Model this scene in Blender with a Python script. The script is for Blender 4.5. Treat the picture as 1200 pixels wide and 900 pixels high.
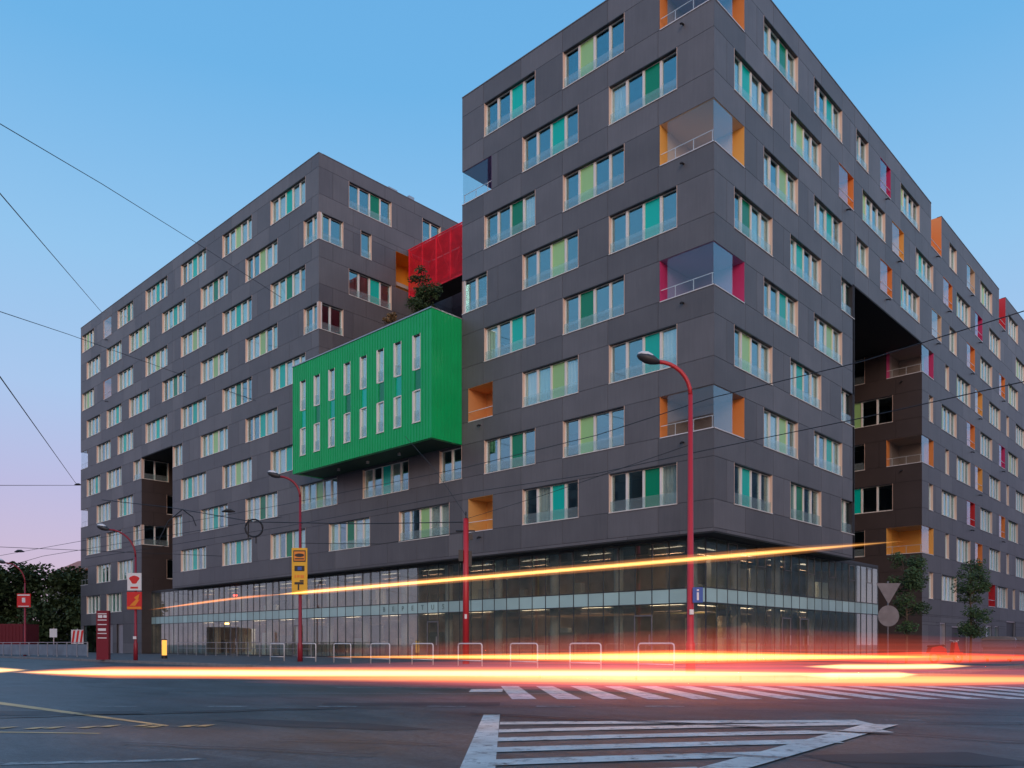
import bpy, math, random
from math import radians, sin, cos, pi, sqrt, atan2
from mathutils import Vector
random.seed(7)
S = bpy.context.scene
for o in list(bpy.data.objects): bpy.data.objects.remove(o)
COL = S.collection

# ------------------------------------------------------------------ camera
cam_d = bpy.data.cameras.new('camera'); cam = bpy.data.objects.new('camera', cam_d); COL.objects.link(cam)
cam.location = (17.2, -30.5, 1.0)
cam.rotation_euler = (radians(90), 0, radians(43.39))
cam_d.sensor_width = 36; cam_d.lens = 28.53; cam_d.shift_y = 0.254
cam_d.clip_start = 0.1; cam_d.clip_end = 3000
S.camera = cam
# ------------------------------------------------------------------ world: dusk sky
SUN_AZ = Vector((0.72, -0.69))        # direction towards the evening glow, seen from above
W = bpy.data.worlds.new('World'); S.world = W; W.use_nodes = True
nt = W.node_tree; nt.nodes.clear()
def N(t, **k):
    n = nt.nodes.new(t)
    for a, b in k.items(): setattr(n, a, b)
    return n
out = N('ShaderNodeOutputWorld'); bg = N('ShaderNodeBackground')
tc = N('ShaderNodeTexCoord'); sep = N('ShaderNodeSeparateXYZ'); nt.links.new(tc.outputs['Generated'], sep.inputs[0])
ramp = N('ShaderNodeValToRGB'); cr = ramp.color_ramp
stops = [(0.0, (.50,.34,.46)), (0.08, (.49,.385,.525)), (0.17, (.40,.395,.60)), (0.27, (.32,.455,.68)),
         (0.40, (.235,.45,.69)), (0.56, (.125,.365,.65)), (1.0, (.06,.25,.55))]
cr.elements[0].position = 0; cr.elements[0].color = (*stops[0][1], 1)
cr.elements[1].position = 1; cr.elements[1].color = (*stops[-1][1], 1)
for p, c in stops[1:-1]:
    e = cr.elements.new(p); e.color = (*c, 1)
nt.links.new(sep.outputs['Z'], ramp.inputs[0])
dot = N('ShaderNodeVectorMath', operation='DOT_PRODUCT')
dot.inputs[1].default_value = (SUN_AZ.x, SUN_AZ.y, 0.08)
nt.links.new(tc.outputs['Generated'], dot.inputs[0])
mx = N('ShaderNodeMath', operation='MAXIMUM'); mx.inputs[1].default_value = 0
nt.links.new(dot.outputs['Value'], mx.inputs[0])
pw = N('ShaderNodeMath', operation='POWER'); pw.inputs[1].default_value = 3.0
nt.links.new(mx.outputs[0], pw.inputs[0])
glow = N('ShaderNodeMixRGB', blend_type='ADD'); glow.inputs[2].default_value = (.75, .42, .26, 1)
nt.links.new(pw.outputs[0], glow.inputs[0]); nt.links.new(ramp.outputs[0], glow.inputs[1])
# physical sky mixed in for the fine horizontal variation
sky = N('ShaderNodeTexSky', sky_type='NISHITA'); sky.sun_disc = False
sky.sun_elevation = radians(6); sky.sun_rotation = atan2(SUN_AZ.x, SUN_AZ.y)
sk = N('ShaderNodeMixRGB', blend_type='MULTIPLY'); sk.inputs[0].default_value = 1; sk.inputs[2].default_value = (.05,.05,.05,1)
nt.links.new(sky.outputs[0], sk.inputs[1])
mixs = N('ShaderNodeMixRGB'); mixs.inputs[0].default_value = .12
nt.links.new(glow.outputs[0], mixs.inputs[1]); nt.links.new(sk.outputs[0], mixs.inputs[2])
nt.links.new(mixs.outputs[0], bg.inputs[0]); bg.inputs[1].default_value = 0.92
nt.links.new(bg.outputs[0], out.inputs[0])
# ------------------------------------------------------------------ sun (last warm glow, very soft)
sd = bpy.data.lights.new('sun', 'SUN'); sd.energy = 0.55; sd.angle = radians(25); sd.color = (1, .70, .52)
so = bpy.data.objects.new('sun', sd); COL.objects.link(so)
so.rotation_euler = Vector((SUN_AZ.x, SUN_AZ.y, 0.30)).to_track_quat('Z', 'Y').to_euler()
S.view_settings.view_transform = 'Standard'; S.view_settings.look = 'None'
S.view_settings.exposure = 0.58; S.view_settings.gamma = 1
S.render.resolution_x = 1024; S.render.resolution_y = 768

# ------------------------------------------------------------------ materials
MAT = {}
def mat(name, color, rough=.6, metal=0, var=0, vscale=2.0, bump=0, bscale=20, spec=.5, objrand=0, emit=None, estr=0):
    m = bpy.data.materials.new(name); m.use_nodes = True; t = m.node_tree
    b = t.nodes['Principled BSDF']
    b.inputs['Base Color'].default_value = (*color, 1); b.inputs['Roughness'].default_value = rough
    b.inputs['Metallic'].default_value = metal; b.inputs['Specular IOR Level'].default_value = spec
    if emit:
        b.inputs['Emission Color'].default_value = (*emit, 1); b.inputs['Emission Strength'].default_value = estr
    geo = t.nodes.new('ShaderNodeNewGeometry')
    src = None
    if var or objrand:
        base = t.nodes.new('ShaderNodeRGB'); base.outputs[0].default_value = (*color, 1); src = base.outputs[0]
    if var:
        nz = t.nodes.new('ShaderNodeTexNoise'); nz.inputs['Scale'].default_value = vscale; nz.inputs['Detail'].default_value = 6
        t.links.new(geo.outputs['Position'], nz.inputs['Vector'])
        mr = t.nodes.new('ShaderNodeMapRange'); mr.inputs[1].default_value = .3; mr.inputs[2].default_value = .7
        mr.inputs[3].default_value = 1-var; mr.inputs[4].default_value = 1+var
        t.links.new(nz.outputs[0], mr.inputs[0])
        mu = t.nodes.new('ShaderNodeVectorMath'); mu.operation = 'SCALE'
        t.links.new(src, mu.inputs[0]); t.links.new(mr.outputs[0], mu.inputs['Scale']); src = mu.outputs[0]
    if objrand:
        oi = t.nodes.new('ShaderNodeObjectInfo')
        mr = t.nodes.new('ShaderNodeMapRange'); mr.inputs[3].default_value = 1-objrand; mr.inputs[4].default_value = 1+objrand
        t.links.new(oi.outputs['Random'], mr.inputs[0])
        mu = t.nodes.new('ShaderNodeVectorMath'); mu.operation = 'SCALE'
        t.links.new(src, mu.inputs[0]); t.links.new(mr.outputs[0], mu.inputs['Scale']); src = mu.outputs[0]
    if src is not None: t.links.new(src, b.inputs['Base Color'])
    if bump:
        nz = t.nodes.new('ShaderNodeTexNoise'); nz.inputs['Scale'].default_value = bscale; nz.inputs['Detail'].default_value = 5
        t.links.new(geo.outputs['Position'], nz.inputs['Vector'])
        bp = t.nodes.new('ShaderNodeBump'); bp.inputs['Strength'].default_value = bump; bp.inputs['Distance'].default_value = .02
        t.links.new(nz.outputs[0], bp.inputs['Height']); t.links.new(bp.outputs[0], b.inputs['Normal'])
    MAT[name] = m; return m
def glassmat(name, refl, base=.3, mul=1.0, trans=(.75,.85,.88), rough=.02, haze=0, hazecol=(.7,.8,.82)):
    m = bpy.data.materials.new(name); m.use_nodes = True; t = m.node_tree; t.nodes.clear()
    o = t.nodes.new('ShaderNodeOutputMaterial'); mxs = t.nodes.new('ShaderNodeMixShader')
    tr = t.nodes.new('ShaderNodeBsdfTransparent'); tr.inputs[0].default_value = (*trans, 1)
    gl = t.nodes.new('ShaderNodeBsdfGlossy'); gl.inputs[0].default_value = (*refl, 1); gl.inputs['Roughness'].default_value = rough
    ge = t.nodes.new('ShaderNodeNewGeometry'); dt = t.nodes.new('ShaderNodeVectorMath'); dt.operation = 'DOT_PRODUCT'
    t.links.new(ge.outputs['Normal'], dt.inputs[0]); t.links.new(ge.outputs['Incoming'], dt.inputs[1])
    ab = t.nodes.new('ShaderNodeMath'); ab.operation = 'ABSOLUTE'; t.links.new(dt.outputs['Value'], ab.inputs[0])
    om = t.nodes.new('ShaderNodeMath'); om.operation = 'SUBTRACT'; om.inputs[0].default_value = 1; t.links.new(ab.outputs[0], om.inputs[1])
    fr = t.nodes.new('ShaderNodeMath'); fr.operation = 'POWER'; fr.inputs[1].default_value = 5; t.links.new(om.outputs[0], fr.inputs[0])
    ma = t.nodes.new('ShaderNodeMath'); ma.operation = 'MULTIPLY_ADD'; ma.use_clamp = True
    ma.inputs[1].default_value = mul; ma.inputs[2].default_value = base
    t.links.new(fr.outputs[0], ma.inputs[0]); t.links.new(ma.outputs[0], mxs.inputs[0])
    a = tr.outputs[0]
    if haze:
        df = t.nodes.new('ShaderNodeBsdfDiffuse'); df.inputs[0].default_value = (*hazecol, 1)
        m2 = t.nodes.new('ShaderNodeMixShader'); m2.inputs[0].default_value = haze
        t.links.new(tr.outputs[0], m2.inputs[1]); t.links.new(df.outputs[0], m2.inputs[2]); a = m2.outputs[0]
    t.links.new(a, mxs.inputs[1]); t.links.new(gl.outputs[0], mxs.inputs[2]); t.links.new(mxs.outputs[0], o.inputs[0])
    MAT[name] = m; return m
def emat(name, color, s):
    m = bpy.data.materials.new(name); m.use_nodes = True; t = m.node_tree; t.nodes.clear()
    o = t.nodes.new('ShaderNodeOutputMaterial'); e = t.nodes.new('ShaderNodeEmission')
    e.inputs[0].default_value = (*color, 1); e.inputs[1].default_value = s
    t.links.new(e.outputs[0], o.inputs[0]); MAT[name] = m; return m

mat('cladding', (.136,.132,.138), .5, var=.10, vscale=.6, objrand=.17, bump=.05, bscale=6)
def streaks(m, amp):      # fine vertical grain of fibre cement and faint rain marks
    t = m.node_tree; b = t.nodes['Principled BSDF']; lk = b.inputs['Base Color'].links[0]; src = lk.from_socket
    ge = t.nodes.new('ShaderNodeNewGeometry'); mp = t.nodes.new('ShaderNodeMapping'); mp.inputs['Scale'].default_value = (5, 5, .35)
    n = t.nodes.new('ShaderNodeTexNoise'); n.inputs['Scale'].default_value = 1.6; n.inputs['Detail'].default_value = 7; n.inputs['Roughness'].default_value = .7
    t.links.new(ge.outputs['Position'], mp.inputs[0]); t.links.new(mp.outputs[0], n.inputs['Vector'])
    mr = t.nodes.new('ShaderNodeMapRange'); mr.inputs[1].default_value = .3; mr.inputs[2].default_value = .7; mr.inputs[3].default_value = 1-amp; mr.inputs[4].default_value = 1+amp
    t.links.new(n.outputs[0], mr.inputs[0]); mu = t.nodes.new('ShaderNodeVectorMath'); mu.operation = 'SCALE'
    t.links.new(src, mu.inputs[0]); t.links.new(mr.outputs[0], mu.inputs['Scale']); t.links.new(mu.outputs[0], b.inputs['Base Color'])
mat('cladding_pale', (.152,.147,.152), .5, var=.08, vscale=.6, bump=.05, bscale=6); mat('cladding_deep', (.120,.116,.124), .5, var=.08, vscale=.6, bump=.05, bscale=6)
for q_ in ('cladding','cladding_pale','cladding_deep'): streaks(MAT[q_], .09)
mat('backing', (.035,.033,.037), .8)
mat('soffit', (.03,.03,.032), .8)
mat('brown', (.060,.046,.044), .6, var=.1, vscale=.8)
mat('cream', (.84,.80,.74), .5)
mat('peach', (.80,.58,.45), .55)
mat('darkframe', (.04,.04,.045), .5)
mat('teal', (.0,.55,.44), .25, objrand=.12)
mat('green', (.0,.25,.12), .25, objrand=.12)
mat('lime', (.36,.66,.26), .3, objrand=.1)
mat('curtain', (.82,.80,.70), .8, objrand=.15)
mat('curtain_green', (.62,.80,.66), .8, objrand=.15)
mat('room', (.20,.18,.16), .9, var=.3, vscale=.35)
mat('slab', (.45,.42,.38), .9)
mat('paleorange', (.75,.36,.18), .5); mat('orange', (.85,.30,.08), .5); mat('yellow', (.90,.48,.12), .5); mat('red', (.62,.03,.04), .5)
mat('magenta', (.62,.05,.18), .5); mat('beige', (.72,.56,.40), .6); mat('purple', (.38,.26,.40), .6); mat('tan', (.72,.34,.13), .55); mat('tanyellow', (.72,.42,.15), .55)
mat('taupe', (.34,.28,.24), .6)
mat('lampdim', (.30,.02,.035), .45); mat('darkred', (.22,.015,.03), .5); mat('portal', (.95,.42,.05), .5); mat('greenclad', (.0,.45,.13), .4, var=.07, vscale=.9)
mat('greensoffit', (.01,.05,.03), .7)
glassmat('pane', (.60,.88,.92), .25, .9, trans=(.92,.97,.97))
glassmat('screenpane', (.66,.86,.92), .14, .8, trans=(.95,.97,.98))
glassmat('guard', (.8,.92,.95), .04, .6, trans=(.90,.96,.96), haze=.10)
glassmat('baseglass', (.66,.86,.84), .17, .9, trans=(.93,.97,.95), haze=.035, hazecol=(.50,.62,.56))
mat('band', (.42,.62,.60), .35, var=.08, vscale=.7, objrand=.12)
mat('bandtext', (.12,.20,.21), .5)
mat('mullion', (.05,.055,.06), .5)
mat('concrete', (.55,.50,.45), .8, var=.1)
mat('shopwall', (.52,.38,.30), .8, var=.5, vscale=.5)
mat('shopfloor', (.35,.31,.28), .7)
mat('mesh_red', (.80,.02,.045), .5, var=.25, vscale=1.5)
mat('steel', (.45,.45,.47), .35, metal=.6)
mat('whitemetal', (.75,.75,.75), .4)
mat('lampred', (.55,.03,.04), .4); mat('black', (.02,.02,.022), .5)
mat('signwhite', (.8,.8,.8), .5); mat('signyellow', (.85,.48,.03), .5); mat('signred', (.70,.03,.03), .5)
mat('signorange', (.85,.28,.03), .5); mat('signblue', (.02,.10,.40), .5); mat('signgrey', (.17,.16,.17), .5, var=.15, vscale=4)
mat('bark', (.09,.07,.05), .9, var=.3, vscale=8)
mat('leaf_dark', (.035,.065,.02), .7, var=.35, vscale=.6)
mat('leaf', (.045,.09,.03), .7, var=.4, vscale=1.5)
mat('leaf_dry', (.20,.13,.06), .8, var=.3, vscale=3)
mat('binblue', (.10,.12,.16), .5); mat('tyre', (.02,.02,.02), .8)
mat('farwall', (.20,.17,.15), .8, var=.1); mat('farwall2', (.22,.20,.21), .8)
mat('containerred', (.16,.012,.02), .6)
mat('tar', (.02,.02,.023), .6)
mat('redroof', (.5,.16,.10), .7)

# ------------------------------------------------------------------ mesh helpers
class MB:
    def __init__(s): s.v = []; s.f = []; s.mi = []
    def quad(s, a, b, c, d, m=0):
        i = len(s.v); s.v += [a, b, c, d]; s.f.append((i, i+1, i+2, i+3)); s.mi.append(m)
    def tri(s, a, b, c, m=0):
        i = len(s.v); s.v += [a, b, c]; s.f.append((i, i+1, i+2)); s.mi.append(m)
    def box(s, x0, x1, y0, y1, z0, z1, m=0):
        i = len(s.v)
        s.v += [(x0,y0,z0),(x1,y0,z0),(x1,y1,z0),(x0,y1,z0),(x0,y0,z1),(x1,y0,z1),(x1,y1,z1),(x0,y1,z1)]
        for f in ((0,3,2,1),(4,5,6,7),(0,1,5,4),(1,2,6,5),(2,3,7,6),(3,0,4,7)):
            s.f.append(tuple(i+k for k in f)); s.mi.append(m)
    def tube(s, pts, r, n=8, m=0, caps=True):
        pts = [Vector(p) for p in pts]
        rs = r if isinstance(r, (list, tuple)) else [r]*len(pts)
        base = len(s.v)
        for k, p in enumerate(pts):
            d = (pts[min(k+1, len(pts)-1)] - pts[max(k-1, 0)]).normalized()
            up = Vector((0,0,1)) if abs(d.z) < .95 else Vector((1,0,0))
            a = d.cross(up).normalized(); b = a.cross(d).normalized()
            for j in range(n):
                q = p + a*rs[k]*cos(2*pi*j/n) + b*rs[k]*sin(2*pi*j/n); s.v.append(tuple(q))
        for k in range(len(pts)-1):
            for j in range(n):
                a0 = base+k*n+j; a1 = base+k*n+(j+1) % n
                s.f.append((a0, a0+n, a1+n, a1)); s.mi.append(m)
        if caps:
            s.f.append(tuple(base+j for j in range(n))); s.mi.append(m)
            s.f.append(tuple(base+(len(pts)-1)*n+j for j in range(n))[::-1]); s.mi.append(m)
    def disc_prism(s, pts2, y0, y1, m=0):      # outline in local x,z extruded along y
        n = len(pts2); i = len(s.v)
        s.v += [(x, y0, z) for x, z in pts2] + [(x, y1, z) for x, z in pts2]
        s.f.append(tuple(range(i, i+n))); s.mi.append(m)
        s.f.append(tuple(range(i+n, i+2*n))[::-1]); s.mi.append(m)
        for k in range(n):
            s.f.append((i+k, i+(k+1) % n, i+n+(k+1) % n, i+n+k)); s.mi.append(m)
    def mesh(s, name, mats, smooth=False):
        me = bpy.data.meshes.new(name); me.from_pydata(s.v, [], s.f)
        for mm in mats: me.materials.append(MAT[mm])
        me.polygons.foreach_set('material_index', s.mi)
        if smooth: me.polygons.foreach_set('use_smooth', [True]*len(s.f))
        me.update(); return me
def link(name, me, parent=None, loc=(0,0,0), rz=0):
    o = bpy.data.objects.new(name, me); COL.objects.link(o)
    if parent is not None: o.parent = parent
    o.location = loc; o.rotation_euler = (0, 0, rz); return o
def obj(name, mb, mats, parent=None, loc=(0,0,0), rz=0, smooth=False):
    if isinstance(mats, str): mats = [mats]
    return link(name, mb.mesh(name, mats, smooth), parent, loc, rz)
def tag(o, label=None, cat=None, group=None, kind=None):
    if label: o['label'] = label
    if cat: o['category'] = cat
    if group: o['group'] = group
    if kind: o['kind'] = kind
    return o
def thing(name, label, cat, loc=(0,0,0), rz=0, group=None):
    return tag(link(name, None, None, loc, rz), label, cat, group)
def copy_tree(o, parent=None):
    c = o.copy(); COL.objects.link(c); c.parent = parent
    for ch in o.children: copy_tree(ch, c)
    return c
# street frame: e = metres along the crossing (to the right of the junction), d = metres across it
RX, RY = .7266, .687
def G(e, d, z=0.0): return (17.2 - .687*d + RX*e, -30.5 + .7266*d + RY*e, z)
STREET = radians(43.39)

# ================================================================== GROUND
g = MB(); g.quad((-900,-900,0),(900,-900,0),(900,900,0),(-900,900,0))
m = mat('asphalt', (.042,.045,.052), .62); t = m.node_tree; b = t.nodes['Principled BSDF']
geo = t.nodes.new('ShaderNodeNewGeometry')
def nz(scale, detail=5, rough=.6, stretch=None):
    n = t.nodes.new('ShaderNodeTexNoise'); n.inputs['Scale'].default_value = scale; n.inputs['Detail'].default_value = detail
    n.inputs['Roughness'].default_value = rough
    if stretch:
        mp = t.nodes.new('ShaderNodeMapping'); mp.inputs['Rotation'].default_value = (0,0,-STREET); mp.inputs['Scale'].default_value = stretch
        mp.vector_type = 'POINT'
        t.links.new(geo.outputs['Position'], mp.inputs[0]); t.links.new(mp.outputs[0], n.inputs['Vector'])
    else: t.links.new(geo.outputs['Position'], n.inputs['Vector'])
    return n
n1 = nz(.22, 4, .55, (1, 2.2, 1)); n2 = nz(60, 3); n3 = nz(1.6, 6, .7, (.5, 1.8, 1))
def rampn(src, stops_):
    r = t.nodes.new('ShaderNodeValToRGB'); r.color_ramp.elements[0].position = stops_[0][0]; r.color_ramp.elements[0].color = (*stops_[0][1],1)
    r.color_ramp.elements[1].position = stops_[-1][0]; r.color_ramp.elements[1].color = (*stops_[-1][1],1)
    for p, c in stops_[1:-1]:
        e = r.color_ramp.elements.new(p); e.color = (*c,1)
    t.links.new(src, r.inputs[0]); return r
r1 = rampn(n1.outputs[0], [(.38,(.030,.037,.043)),(.46,(.052,.062,.069)),(.54,(.070,.082,.089)),(.62,(.044,.053,.060))])
r3 = rampn(n3.outputs[0], [(.3,(.62,.63,.64)),(.7,(1.32,1.34,1.34))])
r2 = rampn(n2.outputs[0], [(.3,(.6,.6,.6)),(.7,(1.4,1.4,1.4))])
ma_ = t.nodes.new('ShaderNodeMixRGB'); ma_.blend_type = 'MULTIPLY'; ma_.inputs[0].default_value = 1
t.links.new(r1.outputs[0], ma_.inputs[1]); t.links.new(r3.outputs[0], ma_.inputs[2])
mb_ = t.nodes.new('ShaderNodeMixRGB'); mb_.blend_type = 'MULTIPLY'; mb_.inputs[0].default_value = 1
t.links.new(ma_.outputs[0], mb_.inputs[1]); t.links.new(r2.outputs[0], mb_.inputs[2]); t.links.new(mb_.outputs[0], b.inputs['Base Color'])
rr = t.nodes.new('ShaderNodeMapRange'); rr.inputs[3].default_value = .38; rr.inputs[4].default_value = .62
t.links.new(n1.outputs[0], rr.inputs[0]); t.links.new(rr.outputs[0], b.inputs['Roughness'])
n4 = nz(14, 6, .75); r4 = rampn(n4.outputs[0], [(.32,(.55,.55,.55)),(.5,(1,1,1)),(.68,(1.5,1.5,1.5))])
vo = t.nodes.new('ShaderNodeTexVoronoi'); vo.feature = 'DISTANCE_TO_EDGE'; vo.inputs['Scale'].default_value = .45
wn = nz(1.3, 6, .7); ad = t.nodes.new('ShaderNodeVectorMath'); ad.operation = 'MULTIPLY_ADD'; ad.inputs[1].default_value = (.9,.9,.9)
t.links.new(wn.outputs['Color'], ad.inputs[0]); t.links.new(geo.outputs['Position'], ad.inputs[2]); t.links.new(ad.outputs[0], vo.inputs['Vector'])
r5 = rampn(vo.outputs['Distance'], [(.002,(.35,.35,.35)),(.009,(1,1,1))])
md = t.nodes.new('ShaderNodeMixRGB'); md.blend_type = 'MULTIPLY'; md.inputs[0].default_value = 1
me_ = t.nodes.new('ShaderNodeMixRGB'); me_.blend_type = 'MULTIPLY'; me_.inputs[0].default_value = .8
t.links.new(mb_.outputs[0], md.inputs[1]); t.links.new(r4.outputs[0], md.inputs[2]); t.links.new(md.outputs[0], me_.inputs[1]); t.links.new(r5.outputs[0], me_.inputs[2])
t.links.new(me_.outputs[0], b.inputs['Base Color'])
bp = t.nodes.new('ShaderNodeBump'); bp.inputs['Strength'].default_value = .5; bp.inputs['Distance'].default_value = .012
t.links.new(n4.outputs[0], bp.inputs['Height']); t.links.new(bp.outputs[0], b.inputs['Normal'])
tag(obj('road', g, 'asphalt'), kind='structure')

mat('paving', (.12,.115,.12), .7, var=.2, vscale=.8, bump=.2, bscale=30)
mat('kerbstone', (.24,.23,.23), .7, var=.15, vscale=3)
edge = [(-160,-13.0),(-1,-13.0),(1.6,-12.7),(4.2,-11.7),(6.4,-10.0),(8.1,-7.6),(9.0,-5.0),(9.2,-2.0),(9.2,120.0)]
pv = MB(); i = 0
pts = edge + [(-160,120.0)]
pv.v = [(x,y,.12) for x,y in pts]; pv.f = [tuple(range(len(pts)))]; pv.mi = [0]
pave = tag(obj('pavement', pv, 'paving'), kind='structure')
def offset(p, q, w):
    d = Vector((q[0]-p[0], q[1]-p[1])).normalized(); return Vector((d.y, -d.x))*w
L = 0
kst = []
for p, q in zip(edge[:-1], edge[1:]):
    ln = math.dist(p, q)
    if ln > 50:   # only the stretch near the junction gets single stones
        n = 26
        if p[0] < -100: s0, s1 = ln-26.0, ln
        else: s0, s1 = 0, 26.0
        rest = (0, ln-26.0) if p[0] < -100 else (26.0, ln)
        kst.append((p, q, ln, rest[0], rest[1], False))
        for k in range(n): kst.append((p, q, ln, s0+k*(s1-s0)/n, s0+(k+1)*(s1-s0)/n, True))
    else:
        n = max(1, round(ln))
        for k in range(n): kst.append((p, q, ln, ln*k/n, ln*(k+1)/n, True))
for p, q, ln, a, c, single in kst:
    mbk = MB(); d = Vector((q[0]-p[0], q[1]-p[1]))/ln; w = Vector((d.y,-d.x))
    P0 = Vector(p)+d*(a+.006); P1 = Vector(p)+d*(c-.006)
    L_ = (P1-P0).length
    mbk.box(0, L_, -.16, .0, -.05, .132+random.uniform(-.003,.004))
    obj('kerbstone', mbk, 'kerbstone', pave, (P0.x, P0.y, 0), atan2(d.y, d.x))
# --- painted marks
def paintmat(name, col, wear):
    m = mat(name, col, .6, var=.2, vscale=2.2, bump=.2, bscale=50); t = m.node_tree; b = t.nodes['Principled BSDF']
    src = b.inputs['Base Color'].links[0].from_socket; ge = t.nodes.new('ShaderNodeNewGeometry')
    n = t.nodes.new('ShaderNodeTexNoise'); n.inputs['Scale'].default_value = 5; n.inputs['Detail'].default_value = 9; n.inputs['Roughness'].default_value = .78
    t.links.new(ge.outputs['Position'], n.inputs['Vector'])
    r = t.nodes.new('ShaderNodeMapRange'); r.inputs[1].default_value = wear; r.inputs[2].default_value = wear+.14; t.links.new(n.outputs[0], r.inputs[0])
    mx_ = t.nodes.new('ShaderNodeMixRGB'); mx_.inputs[2].default_value = (.07,.075,.08,1)
    t.links.new(r.outputs[0], mx_.inputs[0]); t.links.new(src, mx_.inputs[1]); t.links.new(mx_.outputs[0], b.inputs['Base Color'])
paintmat('roadpaint', (.56,.60,.58), .52); paintmat('wornpaint', (.34,.36,.36), .46)
mat('yellowpaint', (.55,.36,.14), .5, var=.3, vscale=3)
def mark(name, polys, m, z=.004):
    k = MB()
    for poly in polys:
        i0 = len(k.v); k.v += [G(e, d, z) for e, d in poly]; k.f.append(tuple(range(i0, i0+len(poly)))); k.mi.append(0)
    o = tag(obj(name, k, m), kind='structure')
    # faces up
    return o
hz = [[(-.40,11.5),(-.17,11.5),(-.13,6.0),(-.42,6.0)]]
for i, dd in enumerate((10.35, 9.45, 8.62, 7.80, 6.98, 6.2)):
    w = .34
    # right limit along the diagonal edge (4.6,9.95)-(1.5,6.3)
    def lim(d): return 1.02 + (d-6.1)*.86
    sl = .30 if i else .10
    e1 = (lim(dd) - .0)/(1-.86*sl)
    e1 = min(e1, 4.5)
    pts_ = []
    nseg = 6
    for k in range(nseg+1):
        e = -.15 + (e1+.15)*k/nseg; pts_.append((e, dd + sl*.8*(e+.15)*(1-.10*e/2)))
    hz.append(pts_ + [(e, d-w) for e, d in reversed(pts_)])
hz.append([(4.75,9.97),(4.35,10.02),(1.1,6.0),(1.5,6.0)])
mark('road_marking', hz[:1], 'roadpaint', .0045)
mark('road_marking', hz[1:-1], 'roadpaint', .0085)
mark('road_marking', hz[-1:], 'roadpaint', .0125)
zs = []
for k in range(-1, 19):
    e0 = .55+k*.82
    zs.append([(e0+random.uniform(-.02,.02),19.3),(e0+.42,19.3),(e0+.72,14.7),(e0+.27,14.7)])
zs.insert(0, [(-.9,17.9),(-.2,18.1),(-.2,16.9),(-.9,16.9)])
for z_ in zs: mark('crossing_stripe', [z_], 'roadpaint')
dsh = []
for k in range(9): e0 = -6.6+k*1.75; dsh.append([(e0,13.05+.02*k),(e0+.62,13.05),(e0+.60,12.93),(e0-.02,12.93)])
mark('road_marking', dsh[:6], 'wornpaint')
mark('road_marking', [[(4.9,10.7),(5.35,10.68),(5.4,10.58),(4.9,10.6)],[(-7,16.6),(1.0,16.3),(1.0,16.22),(-7,16.5)],[(-4,18.6),(1.2,18.3),(1.2,18.2),(-4,18.48)]], 'wornpaint')
mark('road_marking', [[(-9.5,14.6),(-4.2,9.95),(-4.2,9.85),(-9.6,14.35)],[(-8.6,9.6),(-4.6,9.1),(-4.6,9.02),(-8.6,9.45)]], 'yellowpaint')
yl = []
for k in range(0,14):
    if k % 3 == 2: continue
    e0 = -6.3+k*.19; d0_ = 9.45+.06*k+random.uniform(-.1,.1)
    d0_ -= .03*k; yl.append([(e0,d0_),(e0+.04,d0_+.18),(e0+.17,d0_+.24),(e0+.14,d0_-.02)])
mark('road_marking', yl, 'yellowpaint', .0085)
mark('road_marking', [[(-4.4,6.82),(-3.3,6.98),(-2.75,7.1),(-2.62,7.02),(-3.0,6.9),(-4.4,6.66)]], 'wornpaint')
# tar seams
def seam(pts_, w):
    k = MB()
    for (e0,d0_),(e1,d1_) in zip(pts_[:-1], pts_[1:]):
        k.quad(G(e0,d0_-w,.0205),G(e1,d1_-w,.0205),G(e1,d1_+w,.0205),G(e0,d0_+w,.0205))
    tag(obj('tar_seam', k, 'tar'), kind='structure')
def wob(a, b_, n=14, amp=.08):
    return [(a[0]+(b_[0]-a[0])*i/n, a[1]+(b_[1]-a[1])*i/n+random.uniform(-amp,amp)) for i in range(n+1)]
seam(wob((-.6,11.6),(4.2,8.9)), .045); seam(wob((4.2,8.9),(6.5,7.2)), .03); seam(wob((-7,11.0),(-2.6,12.6)), .06)
seam(wob((-2.6,12.6),(6,13.6)), .02); seam(wob((-2.4,8.4),(-.6,8.0), 8), .015); seam(wob((3,12.0),(11,10.9)), .02)
seam(wob((1.2,7.4),(4.9,6.3), 10, .05), .018); seam(wob((-3.9,8.1),(-1.2,7.2), 10, .05), .015); seam(wob((5.2,10.2),(12,9.4), 12, .06), .02)
# repair patches, a shade darker
mat('patch', (.030,.032,.037), .6, var=.25, vscale=3)
for poly in ([(-3.7,10.9),(-1.8,10.2),(-.9,9.5),(-1.5,9.4),(-3.0,9.9),(-3.9,10.6)], [(-9,12.2),(-5.5,12.0),(-5.2,11.5),(-9,11.2)], [(2.6,7.3),(4.2,7.5),(4.4,6.7),(2.8,6.5)], [(-3.2,13.8),(-.2,13.9),(-.2,13.2),(-3.1,13.15)]):
    k = MB(); k.v = [G(e,d,.0035) for e,d in poly]; k.f = [tuple(range(len(poly)))]; k.mi = [0]; tag(obj('asphalt_patch', k, 'patch'), kind='structure')

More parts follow.
